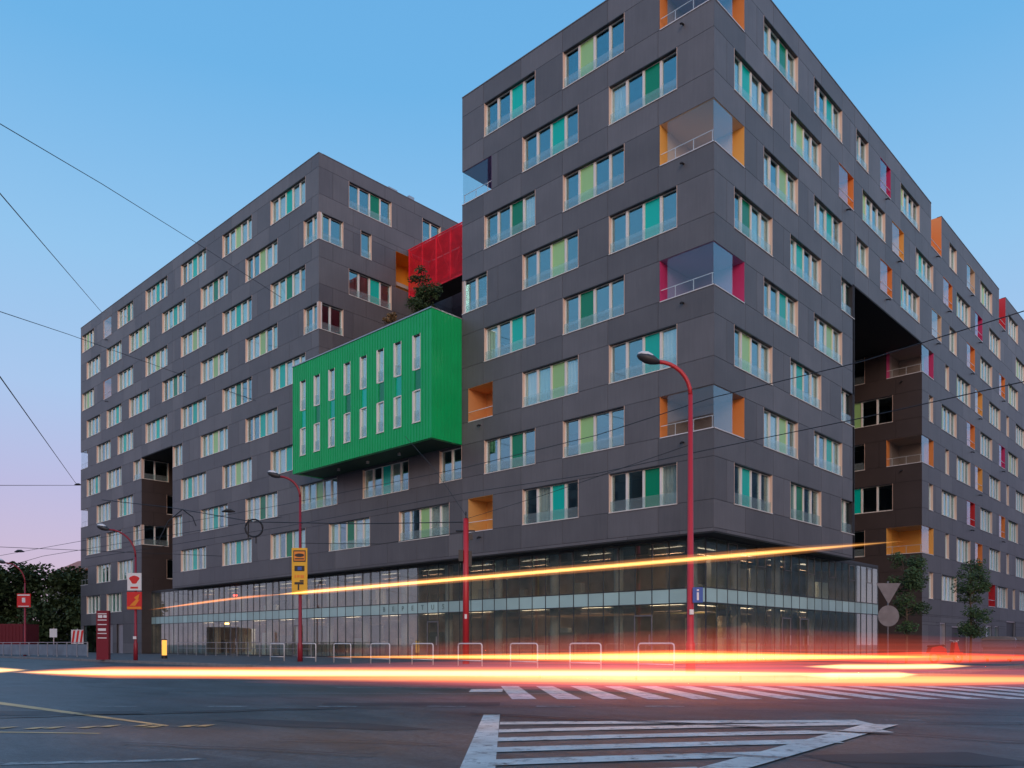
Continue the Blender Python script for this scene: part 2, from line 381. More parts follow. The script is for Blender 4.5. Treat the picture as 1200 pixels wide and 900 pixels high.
# ================================================================== THE APARTMENT BLOCK
BLD = thing('apartment_building', 'long dark grey apartment block with coloured window panels, green box bay and glass base', 'building')
RA, RB, RC = 0.0, pi/2, -pi/2          # facades looking south, east, west
WH = 1.8
def ZR(r): return 28.1 - 3.0*r
cnt = {'cladding_panel': 0, 'pane': 0}
def subtract(x0, x1, cuts):
    segs = [(x0, x1)]
    for a, b_ in cuts:
        n = []
        for p, q in segs:
            if b_ <= p or a >= q: n.append((p, q)); continue
            if a > p: n.append((p, a))
            if b_ < q: n.append((b_, q))
        segs = n
    return [(p, q) for p, q in segs if q-p > .02]
panel_cache = {}
def facade(rz, ox, oy, x0, x1, z0, z1, holes, single=False, clad='cladding', c0=0, c1=.03):
    """local x to the right, y into the building. holes: (xa, xb, za, zb). c0/c1: shorten backing at the ends so walls butt"""
    zc = sorted({z0, z1} | {round(h[2]-.021,3) for h in holes if z0 < h[2]-.021 < z1} | {round(h[3]+.021,3) for h in holes if z0 < h[3]+.021 < z1})
    bk = MB(); pan = []
    for za, zb in zip(zc[:-1], zc[1:]):
        cuts = [(h[0]-.021, h[1]+.021) for h in holes if h[2]-.02 < zb-.005 and h[3]+.02 > za+.005]
        for a, b_ in subtract(x0, x1, cuts):
            bk.box(max(a, x0+c0), min(b_, x1-c1), .03, .30, za, zb)
    # storey strips for the panels
    rows = [r for r in range(-1, 11)]
    zl = {z0, z1}
    for r in rows:
        for z in (ZR(r), ZR(r)+WH):
            if z0+.15 < z < z1-.15: zl.add(round(z,3))
    for h in holes:
        for z in (h[2], h[3]):
            if z0+.15 < z < z1-.15 and not any(abs(z-q) < .05 for q in zl): zl.add(round(z,3))
    zl = sorted(zl); alt = 0
    for za, zb in zip(zl[:-1], zl[1:]):
        alt ^= 1
        cuts = [(h[0], h[1]) for h in holes if h[2] < zb-.05 and h[3] > za+.05]
        for a, b_ in subtract(x0, x1, cuts):
            st = 2.75; first = math.ceil((a+.4 - alt*1.1)/st)*st + alt*1.1
            xs = [a]
            x = first
            while x < b_-.4:
                if x > xs[-1]+.4: xs.append(x)
                x += st
            xs.append(b_)
            for p, q in zip(xs[:-1], xs[1:]): pan.append((p, q, za, zb))
    obj('wall', bk, 'backing' , BLD, (ox, oy, 0), rz)
    gj = .009; rest = MB()
    R = lambda x, y: (ox + x*cos(rz) - y*sin(rz), oy + x*sin(rz) + y*cos(rz))
    for p, q, za, zb in pan:
        if single and cnt['cladding_panel'] < 298:
            w, h = round(q-p, 3), round(zb-za, 3); key = (w, h, clad)
            if key not in panel_cache:
                mbp = MB(); mbp.box(gj, w-gj, 0, .028, gj, h-gj); panel_cache[key] = mbp.mesh('cladding_panel', [clad])
            X, Y = R(p, 0); link('cladding_panel', panel_cache[key], BLD, (X, Y, za), rz); cnt['cladding_panel'] += 1
        else: rest.box(p+gj, q-gj, 0, .028+.0, za+gj, zb-gj, random.choice((0,0,1,2)))
    if rest.v: tag(obj('cladding', rest, [clad]*3 if clad != 'cladding' else ['cladding','cladding_pale','cladding_deep'], BLD, (ox, oy, 0), rz), kind='stuff')

COLM = {'T': 'teal', 'G': 'green', 'L': 'lime'}
wcache = {}
def frame_mesh(w, code, side=''):
    n = len(code); key = ('f', round(w,2), n, code)
    if key in wcache: return wcache[key]
    k = MB(); D0, D1 = .17, .24; fw = .058
    k.box(0, w, -.035, D0, -.035, 0, 2)                     # sill, proud of the panels
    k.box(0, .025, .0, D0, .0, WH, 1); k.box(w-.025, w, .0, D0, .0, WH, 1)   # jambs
    k.box(.025, w-.025, .0, D0, WH-.03, WH, 3)               # head
    k.box(0, w, D0, D1, 0, .05, 0); k.box(0, w, D0, D1, WH-.06, WH, 0)
    pw_ = w/n
    for i in range(n+1):
        x = i*pw_; hw = fw if 0 < i < n else fw
        a, b_ = max(0, x-hw), min(w, x+hw)
        k.box(a, b_, D0-.03, D1-.002, .05, WH-.06, 0)
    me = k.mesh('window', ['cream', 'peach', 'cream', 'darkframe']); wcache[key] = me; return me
def boxmesh(key, m, *dims):
    kk = (key, m) + tuple(round(d,3) for d in dims)
    if kk not in wcache:
        k = MB(); k.box(*dims); wcache[kk] = k.mesh(key, [m])
    return wcache[kk]
def curtain_mesh(w, m, amp=.03):
    kk = ('c', round(w,2), m)
    if kk not in wcache:
        k = MB(); n = max(4, int(w/.09))
        for i in range(n):
            xa, xb = w*i/n, w*(i+1)/n; ya = amp*(i % 2); yb = amp*((i+1) % 2)
            k.quad((xa,ya,.02),(xb,yb,.02),(xb,yb,WH-.02),(xa,ya,WH-.02))
        wcache[kk] = k.mesh('curtain', [m])
    return wcache[kk]
def window(rz, ox, oy, xl, z, w, code, single=False, curt=.5, guard=True):
    X, Y = ox + xl*cos(rz), oy + xl*sin(rz)
    f = link('window', frame_mesh(w, code), BLD, (X, Y, z), rz)
    n = len(code); pw_ = w/n
    if single:
        for i, c in enumerate(code):
            if c == 'P' and cnt['pane'] < 298:
                link('pane', boxmesh('pane', 'pane', .056, pw_-.056, .205, .22, .05, WH-.06), f, (i*pw_, 0, 0)); cnt['pane'] += 1
    else:
        kk = ('gz', round(w,2), code)
        if kk not in wcache:
            k = MB()
            for i, c in enumerate(code):
                if c == 'P': k.box(i*pw_+.056, (i+1)*pw_-.056, .205, .22, .05, WH-.06)
            wcache[kk] = k.mesh('glazing', ['pane'])
        tag(link('glazing', wcache[kk], f), kind='stuff')
    for i, c in enumerate(code):
        if c != 'P':
            link('coloured_panel', boxmesh('coloured_panel', COLM[c], .056, pw_-.056, .19, .23, .05, WH-.06), f, (i*pw_, 0, 0))
    if guard: link('glass_guard', boxmesh('glass_guard', 'guard', .03, w-.03, .055, .065, .04, .52), f)
    # curtains pushed to some of the panes
    i = 0
    while i < n:
        if random.random() < curt:
            run = random.choice((1,1,2))
            run = min(run, n-i)
            link('curtain', curtain_mesh(run*pw_-.04, random.choice(('curtain','curtain','curtain_green'))), f, (i*pw_+.02, .30, 0))
            i += run
        else: i += 1
    return f
def spout(parent, x, z, w):
    k = MB(); k.tube([(x, .02, z), (x, -.16, z-.02), (x, -.24, z-.09)], .045, 6)
    obj('drain_spout', k, 'black', parent)
def loggia(rz, ox, oy, xl, z, w, wall, ceil=None, depth=1.6, glass=.0, top=WH, side='R', opentop=False, spt=True):
    X, Y = ox + xl*cos(rz), oy + xl*sin(rz)
    k = MB(); e = .02
    k.box(-e, w+e, .0, depth, -e, .0, 0)                    # floor
    k.box(-e, .0, .0, depth, .0, top, 0); k.box(w, w+e, .0, depth, .0, top, 0)
    k.box(-e, w+e, depth, depth+e, .0, top, 0)
    if not opentop: k.box(-e, w+e, .0, depth, top, top+e, 1)
    lg = obj('loggia', k, [wall, ceil or wall], BLD, (X, Y, z), rz)
    if glass:
        g0, g1 = (0.01, w*glass)
        link('glass_screen', boxmesh('glass_screen', 'screenpane', g0, g1, .03, .042, .03, top-.03 if not opentop else 1.1), lg)
    rl = MB(); rl.box(0, w, -.03, .06, -.04, -.0, 0); rl.box(.0, w, .02, .05, .50, .53, 0)
    obj('railing', rl, 'whitemetal', lg)
    if spt: spout(lg, w*.5, -.35, w)
    return lg
def corner_loggia(cx, cy, z, wa, wb, wall, ceil, inner, mirror=False, depth_strip=.6, top=WH, clear=False):
    """open corner room; arm wa along the south face (towards -x, or +x if mirror), wb along the east/west face"""
    sx = 1 if mirror else -1
    k = MB()
    def bx(x0, x1, *r): k.box(min(sx*x0, sx*x1), max(sx*x0, sx*x1), *r)
    bx(0, wa, 0, wb, -.02, 0, 2)
    bx(0.02, wa, 0.02, wb, top, top+.02, 1)
    bx(wa, wa+.02, 0, depth_strip, 0, top, 0); bx(0, depth_strip, wb, wb+.02, 0, top, 0)
    bx(wa, wa+.02, depth_strip, wb, 0, top, 2); bx(depth_strip, wa, wb, wb+.02, 0, top, 2)
    lg = obj('corner_loggia', k, [wall, ceil, inner], BLD, (cx, cy, z))
    ga, gb = MB(), MB()
    xa = sorted((sx*.03, sx*wa*.86)); ga.box(xa[0], xa[1], .03, .042, .03, top-.03)
    xb = sorted((sx*.03, sx*.042)); gb.box(xb[0], xb[1], .045, wb*(.62 if not mirror else .9), .03, top-.03)
    gm = 'guard' if clear else 'pane'
    obj('glass_screen', ga, 'clearpane', lg); obj('glass_screen', gb, 'clearpane' if mirror else 'screenpane', lg)
    rl = MB(); xa = sorted((0, sx*wa)); rl.box(xa[0], xa[1], -.03, .06, -.04, 0)
    xb = sorted((-sx*.03, sx*.06)); rl.box(xb[0], xb[1], .06, wb, -.04, 0)
    xa = sorted((sx*.06, sx*wa)); rl.box(xa[0], xa[1], .07, .09, .50, .53)
    q = .0
    while q < wa-.3: xx = sorted((sx*(.1+q), sx*(.13+q))); rl.box(xx[0], xx[1], .07, .09, 0, .5); q += .9
    obj('railing', rl, 'whitemetal', lg)
    if not mirror: spout(lg, -wa*.55, -.4, wa)
    return lg
glassmat('clearpane', (.8,.88,.92), .06, .8, trans=(.94,.96,.96))

# ---------------- tower, south face (x from -15.4 to 0)
TOP = 30.96; BOT = 5.75; LT = 33.8
hA = []; W1 = 3.66
codesA = {0: ('PPTP','PLPP'), 1: ('PPTP','PPGP'), 2: ('PPGP','PLPP'), 3: ('PPLP','PPTP'), 4: ('PPTP','PGPP'), 5: ('PPLP','PPTP'), 6: ('PPGP','PLPP'), 7: ('PPTP','PPGP')}
todo = []
for r in range(8):
    z = ZR(r); xs = ((10.02, 4.56) if r % 2 == 0 else (7.25, 1.78))
    for t0, c in zip(xs, codesA[r]):
        hA.append((-(t0+W1), -t0, z, z+WH)); todo.append((-(t0+W1), z, W1, c))
    if r % 2 == 0: hA.append((-2.65, 0.01, z, z+WH))
hA += [(-15.41, -13.13, ZR(1), ZR(1)+WH), (-15.41, -13.45, ZR(3), ZR(3)+WH), (-14.9,-13.05,ZR(5),ZR(5)+WH), (-14.9,-13.05,ZR(7),ZR(7)+WH)]
facade(RA, 0, 0, -15.4, 0, BOT, TOP, hA, True)
for a, z, w, c in todo: window(RA, 0, 0, a, z, w, c, True, curt=.22)
window(RA, 0, 0, -15.38, ZR(3), 1.93, 'PP', True, 0)
corner_loggia(-15.4, 0, ZR(1), 2.27, 3.2, 'purple', 'purple', 'purple', mirror=True)
loggia(RA, 0, 0, -14.9, ZR(5), 1.85, 'tan', depth=1.4); loggia(RA, 0, 0, -14.9, ZR(7), 1.85, 'tanyellow', depth=1.4)
for r, (wl, ce, inn) in {0: ('orange','purple','taupe'), 2: ('yellow','beige','beige'), 4: ('magenta','purple','purple'), 6: ('orange','taupe','taupe')}.items():
    corner_loggia(0, 0, ZR(r), 2.65, 2.65, wl, ce, inn)
# ---------------- east face: tower part (y 0..15.5) and wing
hB = []; todo = []; logs = []
cB = {0: ('PPGP','PPTP'), 2: ('PPLP','PPTP'), 4: ('PPTP','PPLP'), 6: ('PPLP','PPTP'), 1: ('PTPP','PLPP'), 3: ('PGPP','PTPP'), 5: ('PLPP','PTPP'), 7: ('PTPP','PGPP')}
for r in range(8):
    z = ZR(r)
    for s0, c in zip((4.53,10.08) if r % 2 == 0 else (1.75,7.32), cB[r]): todo.append((s0, z, W1, c, True))
    if r % 2 == 0: hB.append((-.01, 2.65, z, z+WH))
lc = {}
def LG(s, r, w, wall, glass=.62): logs.append((s, r, w, wall, glass))
LG(13.3,1,2.05,'orange')
for r in (3,5,7): todo.append((13.6, ZR(r), 1.83, 'PP', True))
# above the passage
todo += [(15.78,ZR(0),1.83,'PP',False),(15.78,ZR(2),1.83,'PP',False),(16.7,ZR(1),W1,'LPPP',False),(23.1,ZR(0),W1,'LPPP',False),(23.1,ZR(2),W1,'TPPP',False),(26.0,ZR(1),W1,'PTPP',False)]
LG(19.52,0,1.75,'magenta'); LG(19.52,2,2.0,'orange'); LG(21.56,1,2.1,'yellow')
# wing, repeating rhythm
for r in range(9):
    z = ZR(r)
    if r % 2 == 0:
        if r >= 4: todo += [(28.7,z,.93,'P',False),(31.56,z,W1,'PPPP' if r > 4 else 'TPPP',False)]
        if r in (0,2): todo += [(33.4,z,1.83,'PP',False)]
        if r == 2: LG(29.35,2,2.15,'beige')
        if r < 8:
            LG(37.9,r,2.2,{0:'beige',2:'orange',4:'orange',6:'red'}[r], .45)
            todo += [(41.7,z,W1,{0:'PLPP',2:'LPPP',4:'PPPP',6:'PPPP'}[r],False)]
            if r: LG(47.65,r,2.0,{2:'orange',4:'magenta',6:'orange'}[r], .4)
            todo += [(50.8,z,W1,'PLPP' if r else 'PPPP',False)]
            LG(57.4,r,2.0,random.choice(('orange','yellow','red')), .4); todo += [(60.6,z,W1,'PTPP',False),(67.2,z,W1,'PPPP',False)]
        else:
            LG(44.2,8,2.1,'red',0); todo += [(46.95,z,W1,'PPPP',False),(52.4,z,.93,'P',False),(55,z,W1,'PPPP',False)]
    else:
        if r == 1: LG(31.95,1,2.15,'orange')
        if r > 1: todo += [(32.4,z,.93,'P',False),(50.15,z,.93,'P',False)]
        todo += [(35.2,z,W1,'TPPP' if r in (1,3) else 'PPPP',False),(44.4,z,W1,'LPPP' if r in (3,) else 'PPPP',False),(53.6,z,W1,'PLPP' if r == 1 else 'PPPP',False)]
        LG(40.2,r,2.1,{1:'magenta',3:'yellow',5:'yellow',7:'orange'}[r], .4)
        LG(59.4,r,2.0,random.choice(('orange','magenta','yellow')), .4); todo += [(63.2,z,W1,'PPPP',False),(70,z,W1,'PTPP',False)]
for s0, z, w, c, sg in todo: hB.append((s0, s0+w, z, z+WH))
for s0, r, w, wl, gl in logs: hB.append((s0, s0+w, ZR(r), ZR(r)+WH))
hB += [(29.2,31.5,ZR(0),TOP+.1), (47.6,49.8,ZR(0),TOP+.1)]
hB += [(27.25-.0, 29.7, ZR(r), ZR(r)+WH) for r in (3,5,7)]
HT = [h for h in hB if h[0] < 15.5]; HW = [h for h in hB if h[0] >= 15.5]
# ground floor openings of the wing
HW += [(31.2,32.5,0.1,2.5),(34.0,38.2,.1,2.3),(43.5,45.2,.3,2.5),(46.2,47.4,.3,2.5),(50.2,53.5,.1,3.0)]
facade(RB, 0, 0, 0, 15.5, BOT, TOP, HT, True, c0=.30)
facade(RB, 0, 0, 15.5, 27.25, 21.0, TOP, HW, True)
facade(RB, 0, 0, 27.25, 78, 0.13, TOP, HW, False, c0=.30)
for s0, z, w, c, sg in todo: window(RB, 0, 0, s0, z, w, c, sg, curt=.45 if s0 < 27 else .75, guard=(s0 < 28))
for s0, r, w, wl, gl in logs: loggia(RB, 0, 0, s0, ZR(r), w, wl, depth=1.7, glass=gl, spt=True)
loggia(RB, 0, 0, 29.2, ZR(0), 2.3, 'orange', depth=1.7, top=TOP-ZR(0)+.02, opentop=True)
loggia(RB, 0, 0, 47.6, ZR(0), 2.2, 'red', depth=1.7, top=TOP-ZR(0)+.02, opentop=True)
# ground floor of the wing: doors and garage
for (a, b_, za, zb, nm, mm) in ((31.2,32.5,.1,2.5,'door','steel'),(34.0,38.2,.1,2.3,'garage_door','darkframe'),(43.5,45.2,.3,2.5,'window','pane'),(46.2,47.4,.3,2.5,'window','pane'),(50.2,53.5,.1,3.0,'garage_door','darkframe')):
    k = MB(); k.box(0, b_-a, .16, .20, 0, zb-za); dd = obj(nm, k, mm, BLD, (0, a, za), RB)
    k = MB(); k.box(0, b_-a, .04, .15, zb-za-.08, zb-za); k.box(0,.06,.04,.15,0,zb-za-.08); k.box(b_-a-.06,b_-a,.04,.15,0,zb-za-.08); obj('frame', k, 'steel', dd)
# passage side wall of the wing (faces south, y = 27.25)
hP = [(-2.25,.01,ZR(r),ZR(r)+WH) for r in (3,5,7)] + [(-5.0,-1.85,ZR(r),ZR(r)+WH) for r in (4,6)] + [(-5.6,-3.7,ZR(r),ZR(r)+WH) for r in (3,5,7)]
facade(RA, 0, 27.25, -15.4, 0, .13, 21.0, hP, True, clad='brown')
for r, wl in ((3,'magenta'),(5,'orange'),(7,'yellow')):
    corner_loggia(0, 27.25, ZR(r), 2.25, 2.45, wl, 'taupe', 'yellow' if r == 7 else 'taupe')
    window(RA, 0, 27.25, -5.6, ZR(r), 1.9, 'PP', False, 0)
window(RA, 0, 27.25, -5.0, ZR(4), 3.15, 'LPP', True, 0, guard=False); window(RA, 0, 27.25, -5.0, ZR(6), 3.15, 'TPP', True, 0, guard=False)
# passage: tower side wall, back wall, soffit
facade(0+pi, 0, 15.5, 0, 15.4, BOT, 21.0, [], False, clad='brown')
k = MB(); k.box(-15.38, 0-.0, 15.5, 27.25, 20.92, 20.99); obj('soffit', k, 'soffit', BLD)
k = MB(); k.box(-15.6,-15.4,15.2,27.6,.13,21.0); obj('passage_wall', k, 'brown', BLD)
# ---------------- tower west face above terrace
TER = 18.85
hC = [(-3.2,.01,ZR(1),ZR(1)+WH),(-1.9,.01,ZR(3),ZR(3)+WH)]
facade(RC, -15.4, 0, -15.5, 0, TER, TOP, hC, False, c1=.30)
# corner window on west side of the tower
window(RC, -15.4, 0, -1.9, ZR(3), 1.9, 'PP', False, 0)
# ---------------- south face between the towers
def win_list(face_holes, lst): 
    for a, z, w, c in lst: face_holes.append((a, a+w, z, z+WH))
mid = [(-31.7+.0, 6, 4.45,'PPLPP'), (-24.5, 6, 4.5,'PPTPP'), (-17.28, 6, 1.85,'PP'), (-28.2, 7, 4.45,'PPGPP'), (-20.9, 7, 4.45,'PPLPP')]
hm = []
WL = 4.55
left = []
odd_cols = [31.0, 38.2, 45.45, 52.6]
even_cols = [34.6, 41.85, 49.1, 56.3]
oc = {(-1,0):'PPTPP',(-1,1):'PPLPP',(-1,2):'PPTPP',(-1,3):'PPTPP',(1,0):'PPGPP',(1,1):'PPTPP',(1,2):'PPLPP',(1,3):'PPLPP'}
for r in (-1,1,3,5,7):
    for i, t0 in enumerate(odd_cols):
        if r >= 5 and i == 3: continue
        left.append((-(t0+WL), r, WL, oc.get((r,i), ['PPTPP','PPGPP','PPLPP','PPTPP','PTPPP'][(r*3+i*2) % 5])))
    left.append((-(59.9+W1), r, W1, 'PTPP' if r in (3,5) else 'PPGP' if r == -1 else 'PPPP'))
    if r >= 3: left.append((-(65.25+W1), r, W1, 'PPPP'))
    if r <= 1: left.append((-(69.6+3.3), r, 3.3, 'PLPP'))
for r in (0,2,4,6,8):
    if r < 8:
        for i, t0 in enumerate(even_cols):
            if r >= 4 and i >= 2: continue
            if r == 6 and i == 0: pass
            left.append((-(t0+WL), r, WL, ['PPLPP','PPGPP','PPTPP','PPLPP'][(r//2*3+i) % 4] if r else ['PPLPP','PPGPP','PPTPP','PPLPP'][i]))
        if r >= 4: left.append((-51.55, r, 1.82, 'PP'))
    left.append((-(62.6+3.7), r, 3.7, 'PPTP' if r in (2,) else 'PPPP')); left.append((-(67.93+3.7), r, 3.7, 'PPTP' if r == 4 else 'PPPP'))
left += [(a, r, w, c) for a, r, w, c in mid]
corner_w = [(-31.22, 0, 1.86), (-31.22, 2, 1.86), (-59.85, 4, 1.85), (-59.85, 6, 1.85)]
hL = [(a, a+w, ZR(r), ZR(r)+WH) for a, r, w, c in left] + [(a, a+w+.01, ZR(r), ZR(r)+WH) for a, r, w in corner_w]
ol = [(-67.05, -1, 1.95, 'peach'), (-67.05, 1, 1.95, 'paleorange')]
hL += [(a, a+w, ZR(r), ZR(r)+WH) for a, r, w, c in ol]
hL += [(-73.31, -71.3, ZR(r), ZR(r)+WH) for r in (3,5,7)]
sel = lambda a, b_: [h for h in hL if h[1] > a and h[0] < b_]
facade(RA, 0, 0, -29.36, -15.4, BOT, TER, [h for h in sel(-29.36,-15.4) if h[3] < TER] , True)
GB0, GB1 = -29.0, -15.42
facade(RA, 0, 0, -51.6, -29.36, BOT, LT, sel(-51.6,-29.36), False)
facade(RA, 0, 0, -58.0, -51.6, 18.0, LT, sel(-58.0,-51.6), False)
facade(RA, 0, 0, -73.3, -58.0, .13, LT, sel(-73.3,-58.0)+[(-72.5,-68.5,.12,2.9),(-66.5,-64.8,.12,2.9),(-63.8,-62.3,.12,2.9)], False)
for a, r, w, c in left: window(RA, 0, 0, a, ZR(r), w, c, r >= 5 and a > -37, curt=.85 if a < -29 else .6, guard=a > -34)
for a, r, w in corner_w:
    cxx = a+w; window(RA, 0, 0, a, ZR(r), w, 'PP', True, .3)
    window(RB, cxx, 0, 0, ZR(r), 1.95 if cxx > -40 else 2.5, 'PP', True, 0)
for a, r, w, c in ol: loggia(RA, 0, 0, a, ZR(r), w, c, depth=.9, glass=.95)
for r in (3,5,7): corner_loggia(-73.3, 0, ZR(r), 2.0, 2.0, 'beige', 'beige', 'beige', mirror=True)
for (a, b_, nm) in ((-72.5,-68.5,'shop_window'),(-66.5,-64.8,'door'),(-63.8,-62.3,'door')):
    k = MB(); k.box(a, b_, .16, .2, .12, 2.9); obj(nm, k, 'steel' if nm == 'door' else 'pane', BLD)
# ---------------- left tower east face (x = -29.36)
hE = [(0-.01,1.95,ZR(0),ZR(0)+WH),(0-.01,1.95,ZR(2),ZR(2)+WH),(2.4,6.1,ZR(-1),ZR(-1)+WH),(3.4,4.33,ZR(0),ZR(0)+WH),(2.4,6.1,ZR(1)+0,ZR(1)+WH),(9.0,10.85,ZR(-1),ZR(-1)+WH),(6.5,9.1,26.9,29.5)]
facade(RB, -29.36, 0, 0, 15.4, TER, LT, hE, True, c0=.30)
window(RB, -29.36, 0, 2.4, ZR(-1), 3.7, 'PPGP', True, 0); window(RB, -29.36, 0, 3.4, ZR(0), .93, 'P', True, 0)
window(RB, -29.36, 0, 2.4, ZR(1), 3.7, 'PPTP', True, .0); window(RB, -29.36, 0, 9.0, ZR(-1), 1.85, 'PP', True, 0)
# orange lined portal where the bridge meets the left tower
k = MB(); k.box(6.5,9.1,0,1.5,26.88,26.9,0); k.box(6.48,6.5,0,1.5,26.9,29.5,0); k.box(9.1,9.12,0,1.5,26.9,29.5,0); k.box(6.48,9.12,1.5,1.52,26.9,29.5,0); k.box(6.48,9.12,0,1.5,29.5,29.52,0)
obj('portal', k, 'portal', BLD, (-29.36,0,0), RB)
# opening in the far left block: side walls, soffit
hs = [(-.01,2.5,ZR(r),ZR(r)+WH) for r in (4,6)] + [(2.3,4.2,ZR(r),ZR(r)+WH) for r in (5,7)]
facade(RB, -58.0, 0, 0, 15.4, .13, 18.0, hs, False, clad='brown', c0=.30)
for r in (5,7): window(RB, -58.0, 0, 2.3, ZR(r), 1.9, 'PP', False, 0, guard=False)
facade(RC, -51.6, 0, -15.4, 0, BOT, 18.0, [], False, clad='brown', c1=.3)
k = MB(); k.box(-58.0,-51.6,0.0,15.4,17.92,17.99); k.box(-58.0,-51.6,15.2,15.4,BOT,17.9); obj('soffit', k, 'soffit', BLD)
facade(RC, -73.3, 0, -15.4, 0, .13, LT, [(-2.0,.01,ZR(r),ZR(r)+WH) for r in (3,5,7)], False, c1=.30)
# ---------------- volume behind: floor slabs, inner core, roofs, parapets
def volume(x0, x1, y0, y1, z0, z1, rows, inset=3.4, east=True, west=False):
    k = MB(); k.box(x0+inset, x1-inset, y0+inset, y1-.4, z0+.1, z1-.6); obj('inner_wall', k, 'room', BLD)
    k = MB()
    for r in rows:
        zz = ZR(r)+2.15; k.box(x0+.32, x1-.32, y0+.32, y1-.35, zz, zz+.25)
    obj('floor_slab', k, 'slab', BLD)
    k = MB()
    if y1 > 70:
        k.box(x0+.03, x1-1.8, y0+.03, y1-.03, z1-.35, z1-.15, 0)
        for a, b_ in ((y0+.03,29.1),(31.6,47.5),(49.9,y1-.03)): k.box(x1-1.8, x1-.03, a, b_, z1-.35, z1-.15, 0)
    else: k.box(x0+.03, x1-.03, y0+.03, y1-.03, z1-.35, z1-.15, 0)
    obj('roof', k, 'backing', BLD)
volume(-15.4, 0, 0, 15.5, BOT, TOP, range(1,9))
volume(-15.4, 0, 15.5, 27.25, 21.0, TOP, range(1,3), inset=2.6)
volume(-15.4, 0, 27.25, 78, .1, TOP, range(1,10))
volume(-29.36, -15.4, 0, 15.4, BOT, TER, range(4,9))
volume(-51.6, -29.36, 0, 15.4, BOT, LT, range(0,9))
volume(-58.0, -51.6, 0, 15.4, 18.0, LT, range(0,4), inset=2.6)
volume(-73.3, -58.0, 0, 15.4, .1, LT, range(0,10))
k = MB()   # soffits under the overhang
k.box(-51.6, -.0, .0, 15.4, BOT-.06, BOT-.004); k.box(-15.4,-.0,15.4,15.5,BOT-.06,BOT-.004); obj('soffit', k, 'soffit', BLD)
# back and side walls that other viewpoints could see
k = MB(); k.box(-73.3,-15.4,15.4,15.6,.1,TER); k.box(-73.3,-29.36,15.4,15.6,TER,LT-.1); k.box(-15.6,-15.4,15.6,78,21.0,TOP-.1); k.box(-15.6,-15.4,27.6,78,.1,21.0); k.box(-15.4,0,78,78.2,.1,TOP); obj('rear_wall', k, 'cladding', BLD)
k = MB()  # coping along roof edges
for (x0,x1,y0,y1,z) in ((-15.4,0,-.02,.3,TOP),(-.3,.02,.3,29.2,TOP),(-.3,.02,31.5,47.6,TOP),(-.3,.02,49.8,78,TOP),(-73.3,-29.36,-.02,.3,LT),(-29.66,-29.34,.3,15.4,LT),(-15.42,-15.12,.3,15.5,TOP)):
    k.box(x0,x1,y0,y1,z,z+.05)
obj('coping', k, 'cladding', BLD)
k = MB(); k.box(-31.2,-30.2,6.5,7.3,LT-.1,LT+.75); k.box(-30.1,-29.7,8.0,8.5,LT-.1,LT+.5); obj('roof_vent', k, 'steel', BLD)
# rear wing behind the roof terrace
facade(RA, 0, 12.0, -29.36, -15.4, TER, 28.6, [], False)
k = MB(); k.box(-29.36,-15.4,12.3,15.4,TER,28.5); obj('rear_wall', k, 'cladding', BLD)
# ---------------- red mesh bridge between the towers
k = MB(); y0, y1, zb, zt = 7.55, 9.6, 26.7, 29.95
k.box(-29.3,-15.5,y0+.08,y1,zb-.25,zb-.02,0)
BR = obj('footbridge', k, 'black', BLD)
k = MB()
k.box(-29.3,-15.5,y0,y0+.06,zt-.07,zt,0); k.box(-29.3,-15.5,y0,y0+.06,zb-.4,zb-.3,0)
for i in range(10): xx = -29.2+i*1.5; k.box(xx, xx+.07, y0-.02, y0+.08, zb-.35, zt-.01, 0)
for i in range(9):
    a = -29.2+i*1.5+.03; s_ = 1 if i % 2 else -1
    k.tube([(a, y0+.12, zb-.3 if s_ > 0 else zt-.1), (a+1.5, y0+.12, zt-.1 if s_ > 0 else zb-.3)], .045, 5)
obj('mesh_frame', k, 'mesh_red', BR)
for i in range(9):
    kk = MB(); a = -29.2+i*1.5+.07
    for j in range(13): kk.box(a+j*.11, a+j*.11+.045, y0+.02, y0+.05, zb-.3, zt-.07)
    obj('mesh_panel', kk, 'mesh_red', BR)
k = MB(); k.box(-29.3,-15.5,y1+.05,y1+.1,zb-.02,zt-.2); obj('rear_screen', k, 'mesh_red', BR)
k = MB(); k.box(-29.3,-15.5,y0+.1,y1,zt-.15,zt-.1); obj('canopy', k, 'mesh_red', BR)
# ---------------- green box bay
ZG0, ZG1, PY = 11.95, 18.82, -2.2
gcol = [17.0,18.62,20.18,21.77,23.38,24.98,26.58,28.14]
hg = []
for t0 in gcol: hg.append((-t0, -t0+.68, 12.98, 17.72))
k = MB()
cuts = [(a, b_) for a, b_, *_ in hg]
k.box(GB0, GB1, 0, .25, ZG0, 12.98); k.box(GB0, GB1, 0, .25, 17.72, ZG1)
for a, b_ in subtract(GB0, GB1, cuts): k.box(a, b_, 0, .25, 12.98, 17.72)
k.box(GB1-.25, GB1, .25, 2.19, ZG0, ZG1); k.box(GB0, GB0+.25, .25, 2.19, ZG0, ZG1)
k.box(GB0+.25, GB1-.25, .25, 2.19, ZG1-.3, ZG1-.05)
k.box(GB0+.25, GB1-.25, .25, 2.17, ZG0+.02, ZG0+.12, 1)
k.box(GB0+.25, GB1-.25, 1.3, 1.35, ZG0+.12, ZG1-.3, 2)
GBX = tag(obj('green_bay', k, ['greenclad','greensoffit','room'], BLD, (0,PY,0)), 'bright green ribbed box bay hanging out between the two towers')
k = MB()
x = GB0+.1
while x < GB1-.03:
    for za, zb_ in ([(ZG0, ZG1)] if not any(a-.02 < x < b_+.02 for a, b_ in cuts) else [(ZG0,12.98),(17.72,ZG1)]):
        k.box(x-.012, x+.012, -.03, 0, za, zb_)
    x += .245
y = .12
